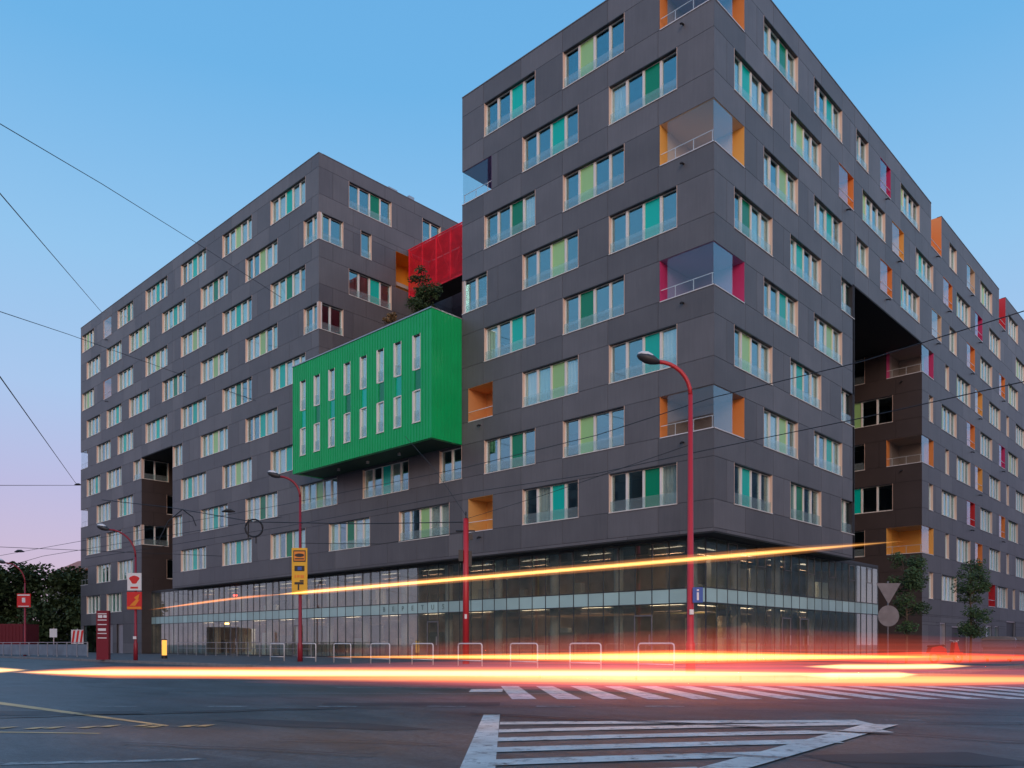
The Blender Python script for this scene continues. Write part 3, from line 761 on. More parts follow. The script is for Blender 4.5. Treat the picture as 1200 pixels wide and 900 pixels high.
while y < 2.15: k.box(GB1, GB1+.03, y-.012, y+.012, ZG0, ZG1); y += .245
tag(obj('cladding_rib', k, 'greenclad', GBX), kind='stuff')
k = MB(); k.box(GB0-.03, GB1+.03, -.05, 2.18, ZG1, ZG1+.06); obj('coping', k, 'steel', GBX)
k = MB()
for xx in (-19.5,-22.5,-25.5): k.tube([(xx,1.1,ZG0+.02),(xx,1.1,ZG0-.12)], .1, 10)
obj('spotlight', k, 'steel', GBX)
for i, t0 in enumerate(gcol):
    a, w = -t0, .68; up0 = 15.9 if i else 15.85
    k = MB()
    for za, zb_ in ((12.98,14.70),(15.84,17.72)): k.box(a, a+.10, -.01, .14, za, zb_, 0); k.box(a+w-.04, a+w, -.01, .14, za, zb_, 0)
    k.box(a, a+.16, -.004, .14, 14.74, 15.82, 2)
    k.box(a+.05, a+w-.03, .02, .14, 17.66, 17.72, 1)
    for z in (12.98, 14.68, 15.82): k.box(a+.05, a+w-.03, .02, .14, z, z+.06, 0)
    k.box(a, a+w, -.05, .02, 12.95, 12.99, 0)
    w_ = obj('bay_window', k, ['cream','darkframe','greenclad'], GBX)
    k = MB(); k.box(a+.05, a+w-.03, .09, .1, 15.88, 17.66); k.box(a+.05, a+w-.03, .09, .1, 13.04, 14.68)
    k.box(a+.05, a+w-.03, .06, .11, 14.74, 15.82, 1); k.box(a+.05, a+w-.03, .035, .045, 13.04, 13.65, 2); k.box(a+.05, a+w-.03, .035, .045, 15.88, 16.5, 2)
    for zc_ in (13.04, 15.9):
        hh = 1.65 if zc_ < 14 else 1.75
        if True: k.quad((a+.05,.13,zc_),(a+w-.03,.13,zc_),(a+w-.03,.13,zc_+hh),(a+.05,.13,zc_+hh),3)
    # level limit: the glass is a second material of the window, so keep it in the same part
    me = k.mesh('bay_window', ['pane','teal' if i % 2 else 'green','guard','curtain'])
    v0 = len(w_.data.vertices)
    vs = [tuple(v.co) for v in w_.data.vertices] + [tuple(v.co) for v in me.vertices]
    fs = [tuple(p.vertices) for p in w_.data.polygons] + [tuple(q+v0 for q in p.vertices) for p in me.polygons]
    mi = [p.material_index for p in w_.data.polygons] + [p.material_index+3 for p in me.polygons]
    nm = bpy.data.meshes.new('bay_window'); nm.from_pydata(vs, [], fs)
    for q in ('cream','darkframe','greenclad','pane','teal' if i % 2 else 'green','guard','curtain'): nm.materials.append(MAT[q])
    nm.polygons.foreach_set('material_index', mi); w_.data = nm
# ---------------- glass base
ZB0, ZB1, ZB2, ZB3 = .14, 2.82, 3.48, 5.70
def curtain_wall(rz, ox, oy, x0, x1, step, letters=None):
    n = round((x1-x0)/step); st = (x1-x0)/n
    k = MB()
    for i in range(n+1):
        x = x0+i*st; k.box(x-.02, x+.02, -.022, .03, ZB0, ZB3)
    for z in (ZB0, ZB3-.06): k.box(x0, x1, -.03, .025, z, z+.06)
    for z in (ZB1, ZB2): k.box(x0, x1, -.03, .025, z-.02, z+.02)
    cw = obj('glass_front', k, 'mullion', BLD, (ox, oy, 0), rz)
    def cell(nm, m_, za, zb, i, th=.012, y=.0):
        link(nm, boxmesh(nm, m_, .028, st-.028, y, y+th, za+.022, zb-.022), cw, (x0+i*st, 0, 0))
    for i in range(n):
        cell('glass_pane', 'baseglass', ZB0+.04, ZB1, i); cell('spandrel_panel', 'band', ZB1, ZB2, i, .03, -.01)
        cell('upper_pane', 'baseglass', ZB2, ZB3-.04, i)
    # opening vents in the upper row
    for i in range(2, n, 3):
        k = MB(); a = x0+i*st; za, zb = ZB3-1.0, ZB3-.12
        k.box(a+.05, a+st-.05, -.04, -.02, zb-.03, zb); k.box(a+.05, a+st-.05, -.04, -.02, za, za+.03)
        k.box(a+.05, a+.08, -.04, -.02, za, zb); k.box(a+st-.08, a+st-.05, -.04, -.02, za, zb)
        obj('vent_frame', k, 'signgrey', cw)
    return cw, st
cwA, stA = curtain_wall(RA, 0, .9, -58.0, -.9, .92)
cwB, stB = curtain_wall(RB, -.9, 0, .9, 21.7, .95)
# letters on the band
def text(name, s, size, m_, parent, loc, rx=pi/2, rz=0, extr=.004, align='CENTER'):
    cu = bpy.data.curves.new(name, 'FONT'); cu.body = s; cu.size = size; cu.extrude = extr; cu.align_x = align; cu.align_y = 'CENTER'
    o = bpy.data.objects.new(name, cu); COL.objects.link(o)
    bpy.context.view_layer.update()
    me = bpy.data.meshes.new_from_object(o); bpy.data.objects.remove(o); me.materials.clear(); me.materials.append(MAT[m_])
    ob = link(name, me, parent, loc); ob.rotation_euler = (rx, 0, rz); return ob
for i, ch in enumerate('BEPETUS'):
    idx = round((58.0-23.6)/stA)+i
    text('letter', ch, .42, 'bandtext', cwA, (-58.0+(idx+.5)*stA, -.03, (ZB1+ZB2)/2))
# inside the base
k = MB(); k.box(-57.9,-5.5,5.0,5.2,.14,BOT-.08); k.box(-5.7,-5.5,5.2,21.7,.14,BOT-.08); k.box(-5.5,-.95,21.75,21.9,.14,BOT-.02); k.box(-58,-57.9,1.0,8,.14,BOT-.08); obj('shop_back_wall', k, 'shopwall', BLD)
k = MB(); k.box(-57.9,-.95,.96,8.0,2.9,3.2); k.box(-8.5,-.95,8.0,21.7,2.9,3.2); obj('mezzanine_floor', k, 'slab', BLD)
k = MB(); k.box(-57.9,-.95,.96,8.0,.1,.14); k.box(-8.5,-.95,8.0,21.7,.1,.14); obj('shop_floor', k, 'shopfloor', BLD)
k = MB(); k.box(-57.99,-51.6,.9,7.9,BOT-.02,BOT+.12); k.box(-8.5,-.9,15.5,21.75,BOT-.02,BOT+.12); obj('base_roof', k, 'mullion', BLD)
def column(x, y):
    k = MB(); k.tube([(0,0,.14),(0,0,2.9)], .24, 14); k.tube([(0,0,3.2),(0,0,BOT-.07)], .24, 14); obj('column', k, 'concrete', BLD, (x,y,0), smooth=True)
for i in range(14): column(-2.4-4.15*i, 2.3)
for i in range(3): column(-2.4, 6.4+4.4*i)
random.seed(11)
for i in range(40):   # partitions and furniture silhouettes behind the glass
    x = random.uniform(-56,-9); y = random.uniform(2.8,4.6); up = random.random() < .45
    z = 3.2 if up else .14; h = random.uniform(.8,2.2); w = random.uniform(.4,2.2)
    k = MB(); k.box(-w/2, w/2, 0, .3, .0, h); obj('partition', k, random.choice(('concrete','shopwall','taupe','curtain','room')), BLD, (x,y,z))
for i in range(14):
    y = random.uniform(3,20); x = random.uniform(-5.3,-3); up = random.random() < .5
    z = 3.2 if up else .14; h = random.uniform(.8,2.3); w = random.uniform(.5,1.8)
    k = MB(); k.box(0, .3, -w/2, w/2, .0, h); obj('partition', k, random.choice(('concrete','shopwall','beige','curtain')), BLD, (x,y,z))
# doors in the glass front
for (rz, ox, oy, x) in ((RA,0,.9,-4.6),(RA,0,.9,-19.3),(RA,0,.9,-33.9),(RA,0,.9,-43),(RB,-.9,0,8.2),(RB,-.9,0,10.3)):
    X, Y = ox+x*cos(rz), oy+x*sin(rz)
    k = MB(); k.box(0,.06,-.09,-.05,0,2.2); k.box(.94,1.0,-.09,-.05,0,2.2); k.box(.06,.94,-.09,-.05,2.13,2.2); k.box(.06,.94,-.09,-.05,0,.08)
    d_ = obj('glass_door', k, 'signgrey', BLD, (X,Y,.14), rz)
    k = MB(); k.box(.85,.89,-.14,-.09,.8,1.3); obj('handle', k, 'steel', d_)
emat('lampwarm', (1,.45,.12), 9); emat('lampred_e', (1,.06,.03), 5)
for x, y, z, m_, nm in ((-45.5,1.8,2.62,'lampwarm','orange_light'),(-44.5,2.0,4.9,'lampred_e','red_light')):  # glowing discs for an orange and a red spot of light in the glass
    k = MB(); k.tube([(x,y,z),(x,y,z+.12)], .16, 12); obj(nm, k, m_, BLD)

emat('fillglow', (1,.78,.56), 10)  # added warm strips that brighten the inside of the base
for i in range(12):
    x = -4.5-4.3*i
    for z in (2.84, BOT-.12):
        k = MB(); k.box(-.9,.9,-.07,.07,-.04,0,0); k.box(-.95,.95,-.12,-.09,-.24,0,1); k.box(-.95,.95,.09,.12,-.24,0,1); k.box(-.95,-.92,-.09,.09,-.24,0,1); k.box(.92,.95,-.09,.09,-.24,0,1); obj('fill_light', k, ['fillglow','shopwall'], BLD, (x,3.4,z))  # side plates hide the added strip from the street
for i in range(4):
    for z in (2.84, BOT-.12):
        k = MB(); k.box(-.07,.07,-.9,.9,-.04,0,0); k.box(-.12,-.09,-.95,.95,-.24,0,1); k.box(.09,.12,-.95,.95,-.24,0,1); k.box(-.09,.09,-.95,-.92,-.24,0,1); k.box(-.09,.09,.92,.95,-.24,0,1); obj('fill_light', k, ['fillglow','shopwall'], BLD, (-3.4,5.2+3.9*i,z))  # same added fill along the east side, also hidden by plates
# ================================================================== TREES AND PLANTS
def foliage(blobs, n, size, m_, seed=1, gap=.35):
    rnd = random.Random(seed); k = MB()
    for _ in range(n):
        bx_, by_, bz_, rx, ry, rz_ = rnd.choices(blobs, weights=[b_[3]*b_[4]*b_[5] for b_ in blobs])[0]
        u = Vector((rnd.gauss(0,1), rnd.gauss(0,1), rnd.gauss(0,1))).normalized(); rr_ = rnd.random()**.45
        c = Vector((bx_+u.x*rx*rr_, by_+u.y*ry*rr_, bz_+u.z*rz_*rr_))
        a = Vector((rnd.gauss(0,1), rnd.gauss(0,1), rnd.gauss(0,.6))).normalized(); b_ = a.orthogonal().normalized()
        s = size*rnd.uniform(.6,1.3)
        k.quad(tuple(c-a*s*.5), tuple(c+b_*s*.28), tuple(c+a*s*.5), tuple(c-b_*s*.28), 0 if rnd.random() < .9 else 0)
    return k
def tree(name, label, cat, x, y, h, blobs, n, size, leafm, trunk_r, seed, base=.0, group=None):
    T = thing(name, label, cat, (x,y,base), 0, group)
    rnd = random.Random(seed); k = MB()
    k.tube([(0,0,-.05),(.03,.0,h*.3),(-.02,.03,h*.6),(.0,.0,h*.9)], [trunk_r, trunk_r*.8, trunk_r*.5, trunk_r*.15], 8)
    for b_ in blobs:
        z0 = max(h*.2, b_[2]-b_[5]*1.0); k.tube([(0,0,min(z0,h*.7)),(b_[0]*.5,b_[1]*.5,(z0+b_[2])/2),(b_[0],b_[1],b_[2])], [trunk_r*.4, trunk_r*.25, trunk_r*.08], 5)
    obj('trunk', k, 'bark', T)
    cr_ = foliage(blobs, n, size, leafm, seed); o = obj('crown', cr_, leafm, T); return T
def crown_blobs(seed, h, w, z0, n):
    rnd = random.Random(seed); r = []
    for _ in range(n):
        zz = rnd.uniform(z0, h*.9); ww = w*(1-((zz-(z0+h)/2)/((h-z0)*.62))**2)**.5 if abs((zz-(z0+h)/2)/((h-z0)*.62)) < 1 else w*.2
        an = rnd.uniform(0,2*pi); q = rnd.uniform(.2,.75)*ww; s = rnd.uniform(.18,.42)*w
        r.append((q*cos(an), q*sin(an), zz, s*1.1, s*1.1, s*.8))
    return r
bigs = [(-45.5,90,12.2,5.0,'large dark green tree close beside the left end of the apartment block'),(-52.5,88,13.0,5.4,'tallest dark green tree in the clump left of the apartment block'),
        (-60.0,90,11.6,5.5,'broad dark tree behind the red sign at the far left'),(-51,100,10.0,5.5,'dark tree at the back of the clump on the far left'),(-68,92,11.0,5.5,'dark tree at the left edge of the picture, leftmost of the clump')]
for i, (e, d, h, w, lab) in enumerate(bigs):
    x, y, _ = G(e, d); tree('broadleaf_tree', lab, 'tree', x, y, h*.80, crown_blobs(20+i, h*.80, w, 1.0, 34), 13000, .46, 'leaf_dark', .3, 40+i, group='trees beyond the left end of the block')
x, y, _ = G(.486*37, 37); tree('young_tree', 'slim young green tree in front of the dark passage, beside the road signs', 'tree', x, y, 5.4, crown_blobs(3, 5.6, 1.0, 1.5, 40), 4300, .12, 'leaf', .06, 61, .12, 'young street trees')
x, y, _ = G(.565*40, 40); tree('young_tree', 'young street tree with loose crown before the right wing of the block', 'tree', x, y, 5.6, crown_blobs(9, 5.9, 1.1, 1.4, 40), 4300, .125, 'leaf', .06, 62, .12, 'young street trees')
tree('terrace_tree', 'dark green bushy tree on the roof terrace above the green box', 'tree', -22.9, 3.6, 6.6, crown_blobs(5, 6.5, 1.3, .6, 36), 6000, .15, 'leaf', .08, 63, 18.9)
tree('terrace_shrub', 'brownish dry shrub on the terrace next to the dark green tree', 'shrub', -22.9, 1.3, 3.0, crown_blobs(6, 3.0, .9, .3, 10), 2000, .16, 'leaf_dry', .05, 64, 18.9)
tree('terrace_shrub', 'dark green shrub on the terrace against the right tower', 'shrub', -16.9, 2.6, 4.4, crown_blobs(7, 4.2, .8, .5, 9), 1500, .18, 'leaf', .05, 65, 18.9)

# ================================================================== STREET FURNITURE
def lamp(name, label, e, d, h, arm, r=.09, drop=-.25, head=True, m_='lampred', group='street lamps', armdir=-1):
    x, y, _ = G(e, d); T = thing(name, label, 'street lamp', (x,y,.12), STREET, group)
    k = MB(); k.tube([(0,0,0),(0,0,.9),(0,0,.95),(0,0,h)], [r*1.35,r*1.3,r,r*.62], 12); obj('pole', k, m_, T, smooth=True)
    k = MB(); pts_ = []
    for i in range(9):
        a = pi/2*i/8; pts_.append((armdir*arm*(1-cos(a)), 0, h + arm*.95*sin(a)*(1.05 if i < 8 else 1.05)))
    k.tube(pts_, [r*.6-.02*i/8*r for i in range(9)], 8); obj('arm', k, m_, T, smooth=True)
    ex, ez = pts_[-1][0], pts_[-1][2]
    k = MB(); n = 8; L_ = .60
    k.tube([(ex+armdir*L_*q, 0, ez+q*.22+drop*.0) for q in (-.12,0,.25,.55,.85,1.0)], [.05,.09,.15,.16,.11,.03], 12)
    k.v = [(x_, y_*1.1, (z_-ez)*.9+ez) for x_, y_, z_ in k.v]
    o = obj('lamp_head', k, 'darkframe', T, smooth=True)
    k = MB(); k.tube([(ex+armdir*L_*q, 0, ez+q*.22+.045) for q in (.1,.3,.55,.8,.95)], [.05,.12,.145,.10,.03], 12); obj('reflector', k, 'whitemetal', T, smooth=True)
    return T
LP = lamp('street_lamp', 'tall red street lamp at the building corner with curved arm and blue sign', 5.28, 24, 8.25, .98, r=.108)
# blue info sign on it
k = MB(); k.box(.03,.33,-.17,-.15,2.1,2.55); s_ = obj('information_sign', k, 'signblue', LP)
k = MB(); k.box(.15,.21,-.178,-.171,2.17,2.4); k.box(.15,.21,-.178,-.171,2.44,2.49); obj('symbol', k, 'signwhite', s_)
k = MB(); k.box(-.06,.06,-.16,-.14,1.75,1.9); obj('sticker', k, 'signwhite', LP)
LP2 = lamp('street_lamp', 'red street lamp carrying the tall yellow advertising sign', -10.7, 41, 8.3, 1.05, r=.1, m_='lampdim')
k = MB(); k.box(-.38,.40,-.16,-.10,3.38,5.72); ys = obj('advertising_sign', k, 'signyellow', LP2)
k = MB()
k.box(-.30,.32,-.172,-.162,5.02,5.6,0); k.box(-.26,.28,-.18,-.173,5.08,5.54,1)
k.disc_prism([(.24*cos(a)+.01, .09*sin(a)+5.35) for a in [i*pi/8 for i in range(16)]], -.187, -.181, 0)
k.box(-.22,.24,-.187,-.181,5.14,5.2,0)
k.box(-.24,.26,-.172,-.162,4.55,4.82,0); k.box(-.08,.12,-.18,-.173,4.6,4.77,2)
k.box(-.24,.22,-.172,-.162,3.88,4.0,0); k.box(-.08,.0,-.172,-.162,3.6,3.88,0); k.box(.02,.22,-.172,-.162,4.02,4.1,0)
obj('sign_graphic', k, ['black','signorange','signblue'], ys)
for q_, (a_, b_) in enumerate(((-.24,-.16),(-.12,.02),(.06,.24))):
    k = MB(); k.box(a_, b_, -.172, -.162, 4.20+.03*(q_ % 2), 4.36); obj('lettering', k, 'signorange', ys)
ys['label'] = 'tall yellow and orange advertising sign with black pictograms'
LP3 = lamp('street_lamp', 'slim red lamp with long arm holding the white and orange signs', -20.4, 44, 5.6, 1.5, r=.085, m_='lampdim')
k = MB(); k.box(-.38,.38,-.16,-.11,3.78,4.72); s_ = obj('cartoon_sign', k, 'signwhite', LP3); s_.name = 'advertising_sign'
k = MB(); k.disc_prism([(.25*cos(a)*(1+.25*sin(3*a)), .22*sin(a)+4.36) for a in [i*pi/8 for i in range(16)]], -.172, -.162); obj('sign_graphic', k, 'signred', s_)
k = MB(); k.box(-.2,.2,-.172,-.162,3.88,3.98); obj('lettering', k, 'signred', s_)
k = MB(); k.box(-.40,.40,-.16,-.11,2.75,3.7); s_ = obj('advertising_sign', k, 'signred', LP3)
k = MB(); k.disc_prism([(-.25,2.95),(.1,3.3),(-.02,3.38),(.28,3.6),(.2,3.25),(.3,3.3),(.05,2.95)], -.172, -.162, 0); k.box(-.38,.38,-.172,-.163,2.78,2.9,0); obj('sign_graphic', k, 'signorange', s_)
k = MB(); k.box(-.09,.09,-.13,-.11,1.15,1.3); obj('sticker', k, 'signwhite', LP3)
LP4 = lamp('street_lamp', 'red street lamp with small red sign before the dark trees, far left', -36.0, 60, 5.4, 1.5, r=.08, m_='lampdim')
k = MB(); k.box(-.5,.5,-.16,-.1,3.6,4.6); s_ = obj('advertising_sign', k, 'signred', LP4)
k = MB(); k.box(-.45,.45,-.172,-.163,4.45,4.54); k.box(-.12,.12,-.172,-.163,3.95,4.3); k.box(-.4,.4,-.172,-.163,3.64,3.7); obj('sign_graphic', k, 'signwhite', s_)
# tram wire mast
x, y, _ = G(-2.04, 36); T = thing('wire_mast', 'short red mast carrying the overhead wires in front of the glass base', 'mast', (x,y,.12), STREET)
k = MB(); k.tube([(0,0,0),(0,0,6.45)], [.15,.12], 12); obj('pole', k, 'lampred', T, smooth=True)
for bxx in ((-.32,-.12,-.12,.12,4.55,5.05),(.12,.3,-.06,.06,5.5,5.75),(.12,.26,-.06,.06,4.3,5.0)):
    k = MB(); k.box(*bxx); obj('junction_box', k, 'black', T)
k = MB(); k.tube([(-.45,0,5.9),(.4,0,5.9)], .04, 6); obj('bracket', k, 'black', T)
k = MB(); k.tube([(0,-.16,6.5),(0,.16,6.5)], .05, 6); k.tube([(0,0,6.3),(0,0,6.75)], .03, 6); obj('insulator', k, 'black', T)
k = MB(); k.box(-.05,.05,-.16,-.14,2.0,2.2); obj('sticker', k, 'signwhite', T)
# barriers
def barrier(label):
    T = thing('barrier', label, 'barrier', (0,0,.12), 0, 'white tubular barriers along the pavement')
    w, h, r = 1.38, .90, .10
    pts_ = [(-w/2,0,0),(-w/2,0,h-r)] + [(-w/2+r-r*cos(a),0,h-r+r*sin(a)) for a in (pi/8,pi/4,3*pi/8,pi/2)] + [(w/2-r+r*sin(a),0,h-r+r*cos(a)) for a in (0,pi/8,pi/4,3*pi/8,pi/2)] + [(w/2,0,0)]
    k = MB(); k.tube(pts_, .028, 8); obj('hoop', k, 'whitemetal', T, smooth=True)
    k = MB(); k.tube([(-w/2,0,.22),(w/2,0,.22)], .022, 6); obj('lower_rail', k, 'whitemetal', T, smooth=True)
    return T
labs = ['white tubular barrier nearest the tall red corner lamp','second white barrier left of the tall red corner lamp','white barrier in third place left of the corner lamp',
 'white barrier standing right beside the red wire mast','first white barrier left of the red wire mast','second white barrier left of the red wire mast','white barrier midway between the wire mast and the yellow sign',
 'white barrier just right of the lamp with the yellow sign','farthest white barrier, left of the lamp with the yellow sign']
b0 = barrier(labs[0])
for i, lab in enumerate(labs):
    o = b0 if i == 0 else copy_tree(b0)
    o.location = (2.4-2.93*i, -8.0, .12); o['label'] = lab
# give-way and round sign seen from behind
x, y, _ = G(13.9, 30); T = thing('road_sign', 'grey backs of a triangular and a round road sign on one pole', 'road sign', (x,y,.12), STREET)
k = MB(); k.tube([(0,0,0),(0,0,3.2)], .03, 8); obj('pole', k, 'signgrey', T, smooth=True)
k = MB(); k.disc_prism([(-.45,3.13),(0,2.35),(.45,3.13)], -.05, -.03); k.box(-.3,.3,-.03,.0,2.98,3.02); obj('triangular_plate', k, 'signgrey', T)
k = MB(); k.disc_prism([(.39*cos(a), 1.92+.39*sin(a)) for a in [i*2*pi/28 for i in range(28)]], -.05, -.03); k.box(-.3,.3,-.06,-.051,2.0,2.04); k.box(-.3,.3,-.06,-.051,1.8,1.84); obj('round_plate', k, 'signgrey', T)
# totem at left
x, y, _ = G(-22.9, 45.5); T = thing('advertising_pillar', 'dark red advertising pillar with white lettering by the far left facade', 'sign', (x,y,.12), STREET)
k = MB(); k.box(-.34,.34,-.12,.12,0,2.75); obj('panel', k, 'darkred', T)
k = MB()
for z in (2.55, 2.2, 1.95, 1.45, 1.2): k.box(-.26,.24,-.13,-.121,z,z+.05)
k.box(-.24,.0,-.13,-.121,2.34,2.5); k.box(.05,.24,-.13,-.121,2.35,2.5); k.box(-.24,.2,-.13,-.121,1.62,1.76); obj('lettering', k, 'signwhite', T)
# glowing bollard
emat('bollardlight', (1,.42,.08), 1.1)
x, y, _ = G(-21.2, 49.5); T = thing('light_bollard', 'glowing yellow light bollard in front of the glass entrance at left', 'bollard', (x,y,.12), STREET)
k = MB(); k.tube([(0,0,0),(0,0,.2)], .17, 12); k.tube([(0,0,1.12),(0,0,1.18)], .17, 12); obj('base', k, 'black', T)
k = MB(); k.tube([(0,0,.2),(0,0,1.12)], .14, 12); obj('lens', k, 'bollardlight', T)
# fence at left
T = thing('fence', 'low blue-grey metal fence along the pavement at far left', 'fence', (0,0,0))
k = MB(); 
P0, P1 = Vector(G(-42,64,.12)), Vector(G(-28.5,54.5,.12)); dr = (P1-P0); ln = dr.length; ang = atan2(dr.y, dr.x)
T.location = P0; T.rotation_euler = (0,0,ang)
nf = 12
mat('fencepanel', (.16,.22,.27), .35, var=.25, vscale=1.5)
for i in range(nf+1):
    k = MB(); k.box(i*ln/nf-.03, i*ln/nf+.03, -.03, .03, 0, .98); obj('post', k, 'steel', T)
for i in range(nf):
    k = MB(); k.box(i*ln/nf+.05, (i+1)*ln/nf-.05, -.012, .012, .1, .86); obj('panel', k, 'fencepanel', T)
k = MB(); k.box(0, ln, -.035, .035, .98, 1.02); obj('rail', k, 'steel', T)
# railing in front of the glass entrance (thin)
T = thing('railing', 'thin steel railing in front of the glass base left of the yellow sign', 'railing', (-47.0,-1.6,.12), 0)
for i in range(13):
    k = MB(); k.box(i*1.6-.02, i*1.6+.02, -.02, .02, 0, .98); obj('post', k, 'steel', T)
for z in (.98,.55):
    k = MB(); k.box(0, 19.2, -.022, .022, z, z+.035); obj('rail', k, 'steel', T)
# red kiosk / container far left
x, y, _ = G(-46.5, 70); T = thing('shipping_container', 'dark red container at the left edge of the picture below the trees', 'container', (x,y,.0), STREET)
k = MB(); k.box(-4,4.3,0,2.4,.15,2.75); obj('body', k, 'containerred', T)
k = MB()
for i in range(28): k.box(-3.9+i*.3, -3.78+i*.3, -.03, 0, .3, 2.6)
tag(obj('corrugation', k, 'containerred', T), kind='stuff')
# small chevron signs below the trees
for i, (e, d, lab) in enumerate(((-35.0,62,'small white square sign on a post behind the far left fence'),(-34.0,63.5,'red and white chevron sign behind the far left fence'))):
    x, y, _ = G(e, d); T = thing('road_sign', lab, 'road sign', (x,y,.12), STREET)
    k = MB(); k.tube([(0,0,0),(0,0,2.1)], .04, 6); obj('pole', k, 'steel', T)
    if i == 0: k = MB(); k.box(-.28,.28,-.07,-.04,1.4,2.05); obj('plate', k, 'signwhite', T)
    else:
        k = MB(); k.box(-.45,.5,-.07,-.04,.9,2.0); pl = obj('plate', k, 'signwhite', T)
        k = MB()
        for j in range(3): k.disc_prism([(-.42+j*.32,.95),(-.26+j*.32,.95),(-.12+j*.32,1.95),(-.28+j*.32,1.95)], -.08, -.071)
        obj('chevron', k, 'signred', pl)
# distant building with red roof left
x, y, _ = G(-58, 112); T = thing('house', 'distant house with reddish roof just left of the apartment block', 'house', (x,y,0), 0)
k = MB(); k.box(-5,5,-4,4,0,10.5); obj('wall', k, 'farwall', T)
k = MB(); k.quad((-5.4,-4.4,10.5),(5.4,-4.4,10.5),(5.4,0,12.8),(-5.4,0,12.8)); k.quad((5.4,4.4,10.5),(-5.4,4.4,10.5),(-5.4,0,12.8),(5.4,0,12.8)); k.tri((-5,-4,10.5),(-5,0,12.7),(-5,4,10.5)); k.tri((5,-4,10.5),(5,4,10.5),(5,0,12.7)); obj('roof', k, 'redroof', T)
# waste bins at right
def bin_(e, d, lab, mm='binblue'):
    x, y, _ = G(e, d); T = thing('waste_container', lab, 'bin', (x,y,.12), STREET*.2, 'waste containers at the right')
    k = MB()
    for (a, b_, z0, z1) in ((.60,.40,.15,.3),(.66,.46,.3,.7),(.72,.52,.7,1.08)): k.box(-a, a, -b_, b_, z0, z1)
    obj('body', k, mm, T)
    k = MB(); k.disc_prism([(-.76,1.08),(.76,1.08),(.70,1.2),(.4,1.27),(-.4,1.27),(-.70,1.2)], -.56, .56); obj('lid', k, 'signgrey', T)
    for sx in (-.5,.5):
        for sy in (-.35,.35): k = MB(); k.tube([(sx-.03,sy,.08),(sx+.03,sy,.08)], .08, 10); obj('wheel', k, 'tyre', T)
bin_(24.6, 41, 'dark blue waste container with grey lid, the nearer one at right'); bin_(27.2, 43.5, 'dark blue waste container farther back at the right edge')
# red scooter
x, y, _ = G(20.6, 38.5); T = thing('scooter', 'red motor scooter parked on the pavement before the right wing', 'scooter', (x,y,.12), STREET+.15)
for wx in (-.62,.62):
    k = MB(); n = 18
    k.tube([(wx+.22*cos(a),0,.24+.22*sin(a)) for a in [i*2*pi/n for i in range(n+1)]], .05, 6, caps=False); obj('wheel', k, 'tyre', T)
k = MB(); k.disc_prism([(-.95,.45),(-.85,.72),(-.35,.80),(-.1,.66),(-.05,.34),(.28,.34),(.36,.95),(.46,.98),(.62,.52),(.80,.50),(.72,.42),(.42,.30),(.30,.24),(-.15,.24),(-.4,.40)], -.15, .15); obj('body', k, 'signred', T)
k = MB(); k.disc_prism([(-.92,.74),(-.88,.82),(-.2,.86),(-.12,.76),(-.35,.81)], -.13, .13); obj('seat', k, 'black', T)
k = MB(); k.tube([(.42,-.3,1.06),(.4,0,1.02),(.42,.3,1.06)], .025, 6); k.tube([(.4,0,1.0),(.62,0,.24)], .03, 6); k.box(.44,.52,-.09,.09,.9,1.02); obj('handlebar', k, 'whitemetal', T)

# ================================================================== OVERHEAD CABLES
def wire(label, pts_, r=.014, sag=0, name='overhead_wire'):
    k = MB(); P = []
    for (a, b_) in zip(pts_[:-1], pts_[1:]):
        A_, B_ = Vector(a), Vector(b_); n = 12
        for i in range(n): q = i/n; p = A_.lerp(B_, q); p.z -= sag*4*q*(1-q); P.append(p)
    P.append(Vector(pts_[-1]))
    k.tube(P, r, 5); return tag(obj(name, k, 'black'), label, 'wire', 'overhead wires across the junction')
wire('long wire sagging down from the upper left to the left tower', [G(-20.82,30.0,21.35), G(-22.71,45.0,26.50), G(-23.41,60.0,30.72), G(-16.24,57.2,25.42)], 0.02)
wire('steep wire coming down to the left tower roof edge', [G(-16.15,24.0,15.51), G(-25.55,45.0,22.67), G(-41.39,82.0,34.46)], 0.022)
wire('wire crossing the left tower facade below its roof line', [G(-20.19,30.0,13.71), G(-27.34,50.0,20.09), G(-26.96,68.0,23.31), G(-18.86,59.8,18.92)], 0.018)
wire('wire running down to the left edge of the block', [G(-14.81,22.0,9.56), G(-44.51,83.0,17.32)], 0.022)
wire('level wire left of the block above the trees', [G(-33.65,50.0,10.78), G(-42.48,80.0,16.65)], 0.02)
wire('lower wire above the trees at far left', [G(-33.12,50.0,7.05), G(-20.02,56.0,7.07)], 0.016)
wire('rising wire between the far left lamp and the block', [G(-32.60,50.0,5.36), G(-34.70,60.0,7.50), G(-14.20,50.0,8.83)], 0.016)
wire('thick wire in front of the left facade running to the red mast', [G(-24.23,48.0,9.53), G(-19.35,46.0,8.74), G(-13.34,42.0,7.32), G(-7.38,39.0,6.78), G(-2.16,36.0,6.41)], 0.022)
wire('upper of the two wires crossing the corner tower', [G(-33.90,52.0,6.47), G(-12.49,44.0,8.54), G(-2.04,36.0,8.84), G(2.94,28.0,8.21), G(5.93,24.0,8.29), G(8.62,20.0,7.96), G(11.10,16.0,7.88)], 0.013)
wire('lower of the two wires crossing the corner tower', [G(-25.24,48.0,6.05), G(-12.49,44.0,7.34), G(-2.10,37.0,7.89), G(3.15,30.0,7.31), G(6.18,25.0,7.02), G(9.05,21.0,6.85), G(11.10,16.0,6.40)], 0.013)
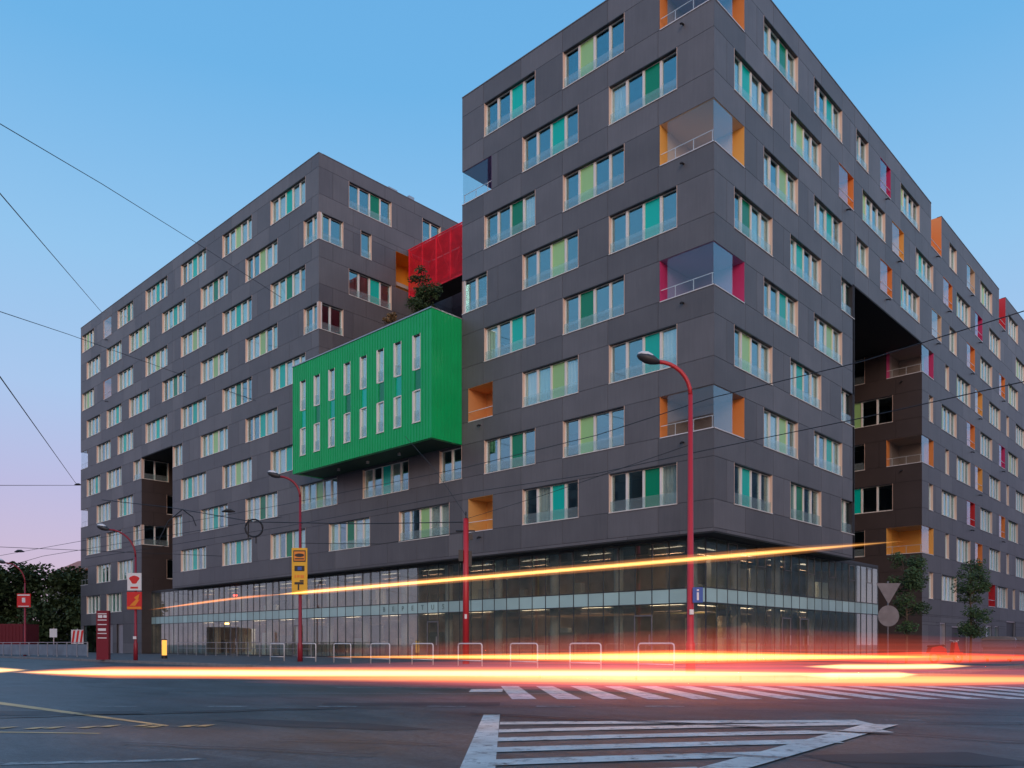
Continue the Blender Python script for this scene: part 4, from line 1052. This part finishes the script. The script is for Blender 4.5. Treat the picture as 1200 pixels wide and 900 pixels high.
k = MB(); k.tube([(.45*cos(a),0,.45*sin(a)) for a in [i*2*pi/18 for i in range(19)]], .05, 6, caps=False); k.tube([(-.3,0,-.5),(-.3,0,.45)], .04, 5); k.tube([(.1,0,-.8),(.1,0,-.4)], .03, 5)
tag(obj('wire_tensioner', k, 'black', None, G(-13.35,42,7.0), STREET), 'black ring tensioner hanging on the wire before the left facade', 'wire fitting')
# ring pulley hanging on the left wires
wire('slack cable from the red mast to the lamp with the yellow sign', [G(-2.04,36,6.0), G(-6.2,38.5,5.75), G(-10.7,41,6.1)], .014)
wire('thin span wire from the red mast to the green box underside', [G(-2.04,36,6.7), G(-3.8,40,9.6), G(-5.6,42.6,11.9)], .012)
wire('thin wire leaving the red mast towards the corner lamp', [G(-2.04,36,6.55), G(1.2,30.5,6.6), G(5.28,24,6.9)], .010)
wire('short looped cable hanging beside the far left passage', [G(-19.9,45.5,6.6), G(-19.3,45.6,7.9), G(-18.6,45.8,8.6), G(-18.1,46,8.2), G(-17.9,46,7.7)], .03)
for (e, d, z, lab) in ((-44.4,83,17.3,'black insulator where a wire meets the left edge of the block'),(-35.2,58,7.6,'black wire clamp in the air right of the far left lamp'),(-15.2,43.5,8.1,'small black wire clamp left of the ring tensioner')):
    k = MB(); k.tube([(-.35,0,0),(-.12,0,.05),(.12,0,.05),(.35,0,0)], [.03,.10,.10,.03], 8)
    tag(obj('wire_clamp', k, 'black', None, G(e,d,z), STREET), lab, 'wire fitting', 'clamps on the overhead wires')
# ================================================================== LIGHT TRAILS left by passing traffic, and added glow volumes

def vmat(name, color, s):          # light filling the path a lamp has swept: emission through the depth of the streak
    m = bpy.data.materials.new(name); m.use_nodes = True; t = m.node_tree; t.nodes.clear()
    o = t.nodes.new('ShaderNodeOutputMaterial'); e = t.nodes.new('ShaderNodeEmission')
    e.inputs[0].default_value = (*color, 1); e.inputs[1].default_value = s
    t.links.new(e.outputs[0], o.inputs['Volume']); MAT[name] = m; return m
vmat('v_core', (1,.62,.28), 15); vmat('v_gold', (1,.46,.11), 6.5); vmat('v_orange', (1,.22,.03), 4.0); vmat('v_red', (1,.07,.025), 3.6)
vmat('v_haze', (1,.13,.07), .085); vmat('v_tint_low', (1,.15,.15), .36); vmat('v_goldhaze', (1,.36,.10), .8); vmat('v_thin', (1,.50,.14), 9)  # the red and pink haze are added glows, not swept lamps
def spline(pts_):
    P = [Vector(G(e, d, z)) for e, d, z in pts_]; o = []
    for i in range(len(P)-1):
        p0 = P[max(i-1,0)]; p1 = P[i]; p2 = P[i+1]; p3 = P[min(i+2,len(P)-1)]
        for j in range(8):
            q = j/8; o.append(.5*((2*p1)+(p2-p0)*q+(2*p0-5*p1+4*p2-p3)*q*q+(3*p1-p0-3*p2+p3)*q**3))
    return o + [P[-1]]
def trail(label, pts_, layers, taper=4, squash=1):
    """layers: (radius, material); the first is the streak itself, the others are its softer surround"""
    o_ = spline(pts_); n = len(o_); root = None
    for li, (r, m_) in enumerate(layers):
        k = MB(); rs = [r*min(1, .05+taper*min(i, n-1-i)/n) for i in range(n)]
        o2 = list(o_); o2[0] = o_[0]+(o_[0]-o_[1]).normalized()*.06*li; o2[-1] = o_[-1]+(o_[-1]-o_[-2]).normalized()*.06*li
        k.tube(o2, rs, 12)
        ob = obj('light_trail' if root is None else 'glow', k, m_, root, smooth=True)
        if root is None: root = ob
    return tag(root, label, 'light trail', 'light trails of passing traffic')
trail('high thin golden light trail rising to the right above the road', [(7.6,15.75,3.0),(3.3,20.03,3.0),(-1.0,24.3,3.0),(-5.3,28.6,3.0),(-9.6,32.9,3.0)], [(.032,'v_thin'),(.055,'v_gold'),(.12,'v_goldhaze')], 7)
trail('faint golden trail at the far left end of the high streak', [(-9.0,32.4,3.0),(-12.5,36,3.0),(-20.8,46.4,2.95)], [(.03,'v_orange'),(.07,'v_goldhaze')], 3)
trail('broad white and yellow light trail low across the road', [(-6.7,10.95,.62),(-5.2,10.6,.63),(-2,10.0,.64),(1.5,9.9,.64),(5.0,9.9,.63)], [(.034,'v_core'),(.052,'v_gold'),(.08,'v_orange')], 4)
trail('orange trail just below the broad white one', [(-3.4,9.9,.575),(1.5,9.8,.575),(5.0,9.7,.575),(9,9.9,.575)], [(.045,'v_gold'),(.08,'v_orange')], 3)
trail('thick yellow trail behind at bumper height', [(-3.9,17.7,.72),(1,17.7,.72),(6,17.7,.72),(9.4,17.7,.72)], [(.065,'v_thin'),(.10,'v_gold'),(.15,'v_orange')], 2)
trail('orange trail continuing the thick yellow one to the right', [(5.0,17.9,.70),(9,17.9,.70),(13.5,17.9,.69)], [(.08,'v_orange'),(.14,'v_red')], 2)
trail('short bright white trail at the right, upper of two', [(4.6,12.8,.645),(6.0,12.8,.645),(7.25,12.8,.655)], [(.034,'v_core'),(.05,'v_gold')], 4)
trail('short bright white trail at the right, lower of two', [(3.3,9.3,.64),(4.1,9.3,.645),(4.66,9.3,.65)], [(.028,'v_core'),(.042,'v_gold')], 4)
rl = ['highest of the red ones','second from the top','just below the thick yellow trail','under the barriers and the yellow trail','second lowest of the red ones','lowest one close to the road']
for i, (d, z, e0, e1, r) in enumerate(((18.4,.98,-1.5,12,.02),(18.2,.86,-3,12.5,.035),(17.2,.60,-3.5,12.5,.05),(14.0,.62,-1.6,9.5,.04),(14.2,.54,-1.4,9.6,.05),(12,.45,-3.5,8.6,.03))):
    trail('thin red tail light trail, ' + rl[i], [(e0,d,z),((e0+e1)/2,d,z),(e1,d,z)], [(r,'v_red')], 1.5)
trail('wide dim red volume added for the tail light haze over the crossing', [(-4.0,18.0,.85),(0,18.0,.85),(5,17.9,.85),(10,17.8,.85),(15,17.8,.85)], [(.22,'v_haze'),(.42,'v_haze'),(.62,'v_haze'),(.84,'v_haze')], 1.3)  # glowing tubes put in as the red haze around the streaks
trail('low pink volume added to tint the pedestrian crossing', [(-8,15.4,.44),(-3.0,15.8,.44),(2,16.0,.44),(7,16.0,.44),(14,16.0,.44)], [(.20,'v_tint_low'),(.31,'v_tint_low'),(.43,'v_tint_low')], 1.6)  # the low tubes follow no lamp; added to spill pink over the stripes
trail('near edge of the pink volume added to tint the pedestrian crossing', [(-2.0,14.3,.30),(2,14.3,.30),(7,14.3,.30),(12,14.3,.30)], [(.16,'v_tint_low'),(.28,'v_tint_low')], 1.6)
trail('far edge of the pink volume added to tint the pedestrian crossing', [(-5.0,15.2,.29),(0,15.2,.29),(6,15.2,.29),(13,15.2,.29)], [(.15,'v_tint_low'),(.27,'v_tint_low')], 1.6)
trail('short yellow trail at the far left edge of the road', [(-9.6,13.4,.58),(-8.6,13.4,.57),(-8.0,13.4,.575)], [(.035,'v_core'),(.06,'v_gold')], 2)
# ================================================================== BUILDINGS ACROSS THE STREETS (behind the viewer, seen in the glass)
def block(label, x0, x1, y0, y1, h, face, m_='farwall'):
    T = thing('apartment_building', label, 'building', ((x0+x1)/2,(y0+y1)/2,0), 0, 'older blocks across the junction'); hx, hy = (x1-x0)/2, (y1-y0)/2
    k = MB(); k.box(-hx,hx,-hy,hy,0,h); obj('wall', k, m_, T)
    k = MB(); k.box(-hx-.4,hx+.4,-hy-.4,hy+.4,h,h+.5); obj('roof', k, 'farwall2', T)
    k = MB(); nf_ = int(h/3.2)
    if face == 'N':
        n = int((x1-x0)/3.2)
        for f_ in range(nf_):
            for i in range(n): a = -hx+1+i*3.2; k.box(a, a+1.5, hy, hy+.03, 1.2+f_*3.2, 2.8+f_*3.2)
    else:
        n = int((y1-y0)/3.2)
        for f_ in range(nf_):
            for i in range(n): a = -hy+1+i*3.2; k.box(-hx-.03, -hx, a, a+1.5, 1.2+f_*3.2, 2.8+f_*3.2)
    obj('windows', k, 'darkframe', T)
    return T
block('older pale block across the street behind the viewer, longest of the row', -60, 40, -102, -88, 38, 'N')
block('older pale block across the street, middle one of the row', -126, -66, -102, -88, 36, 'N')

block('older grey block across the side street to the east', 48, 62, -10, 150, 31, 'E', 'farwall2')
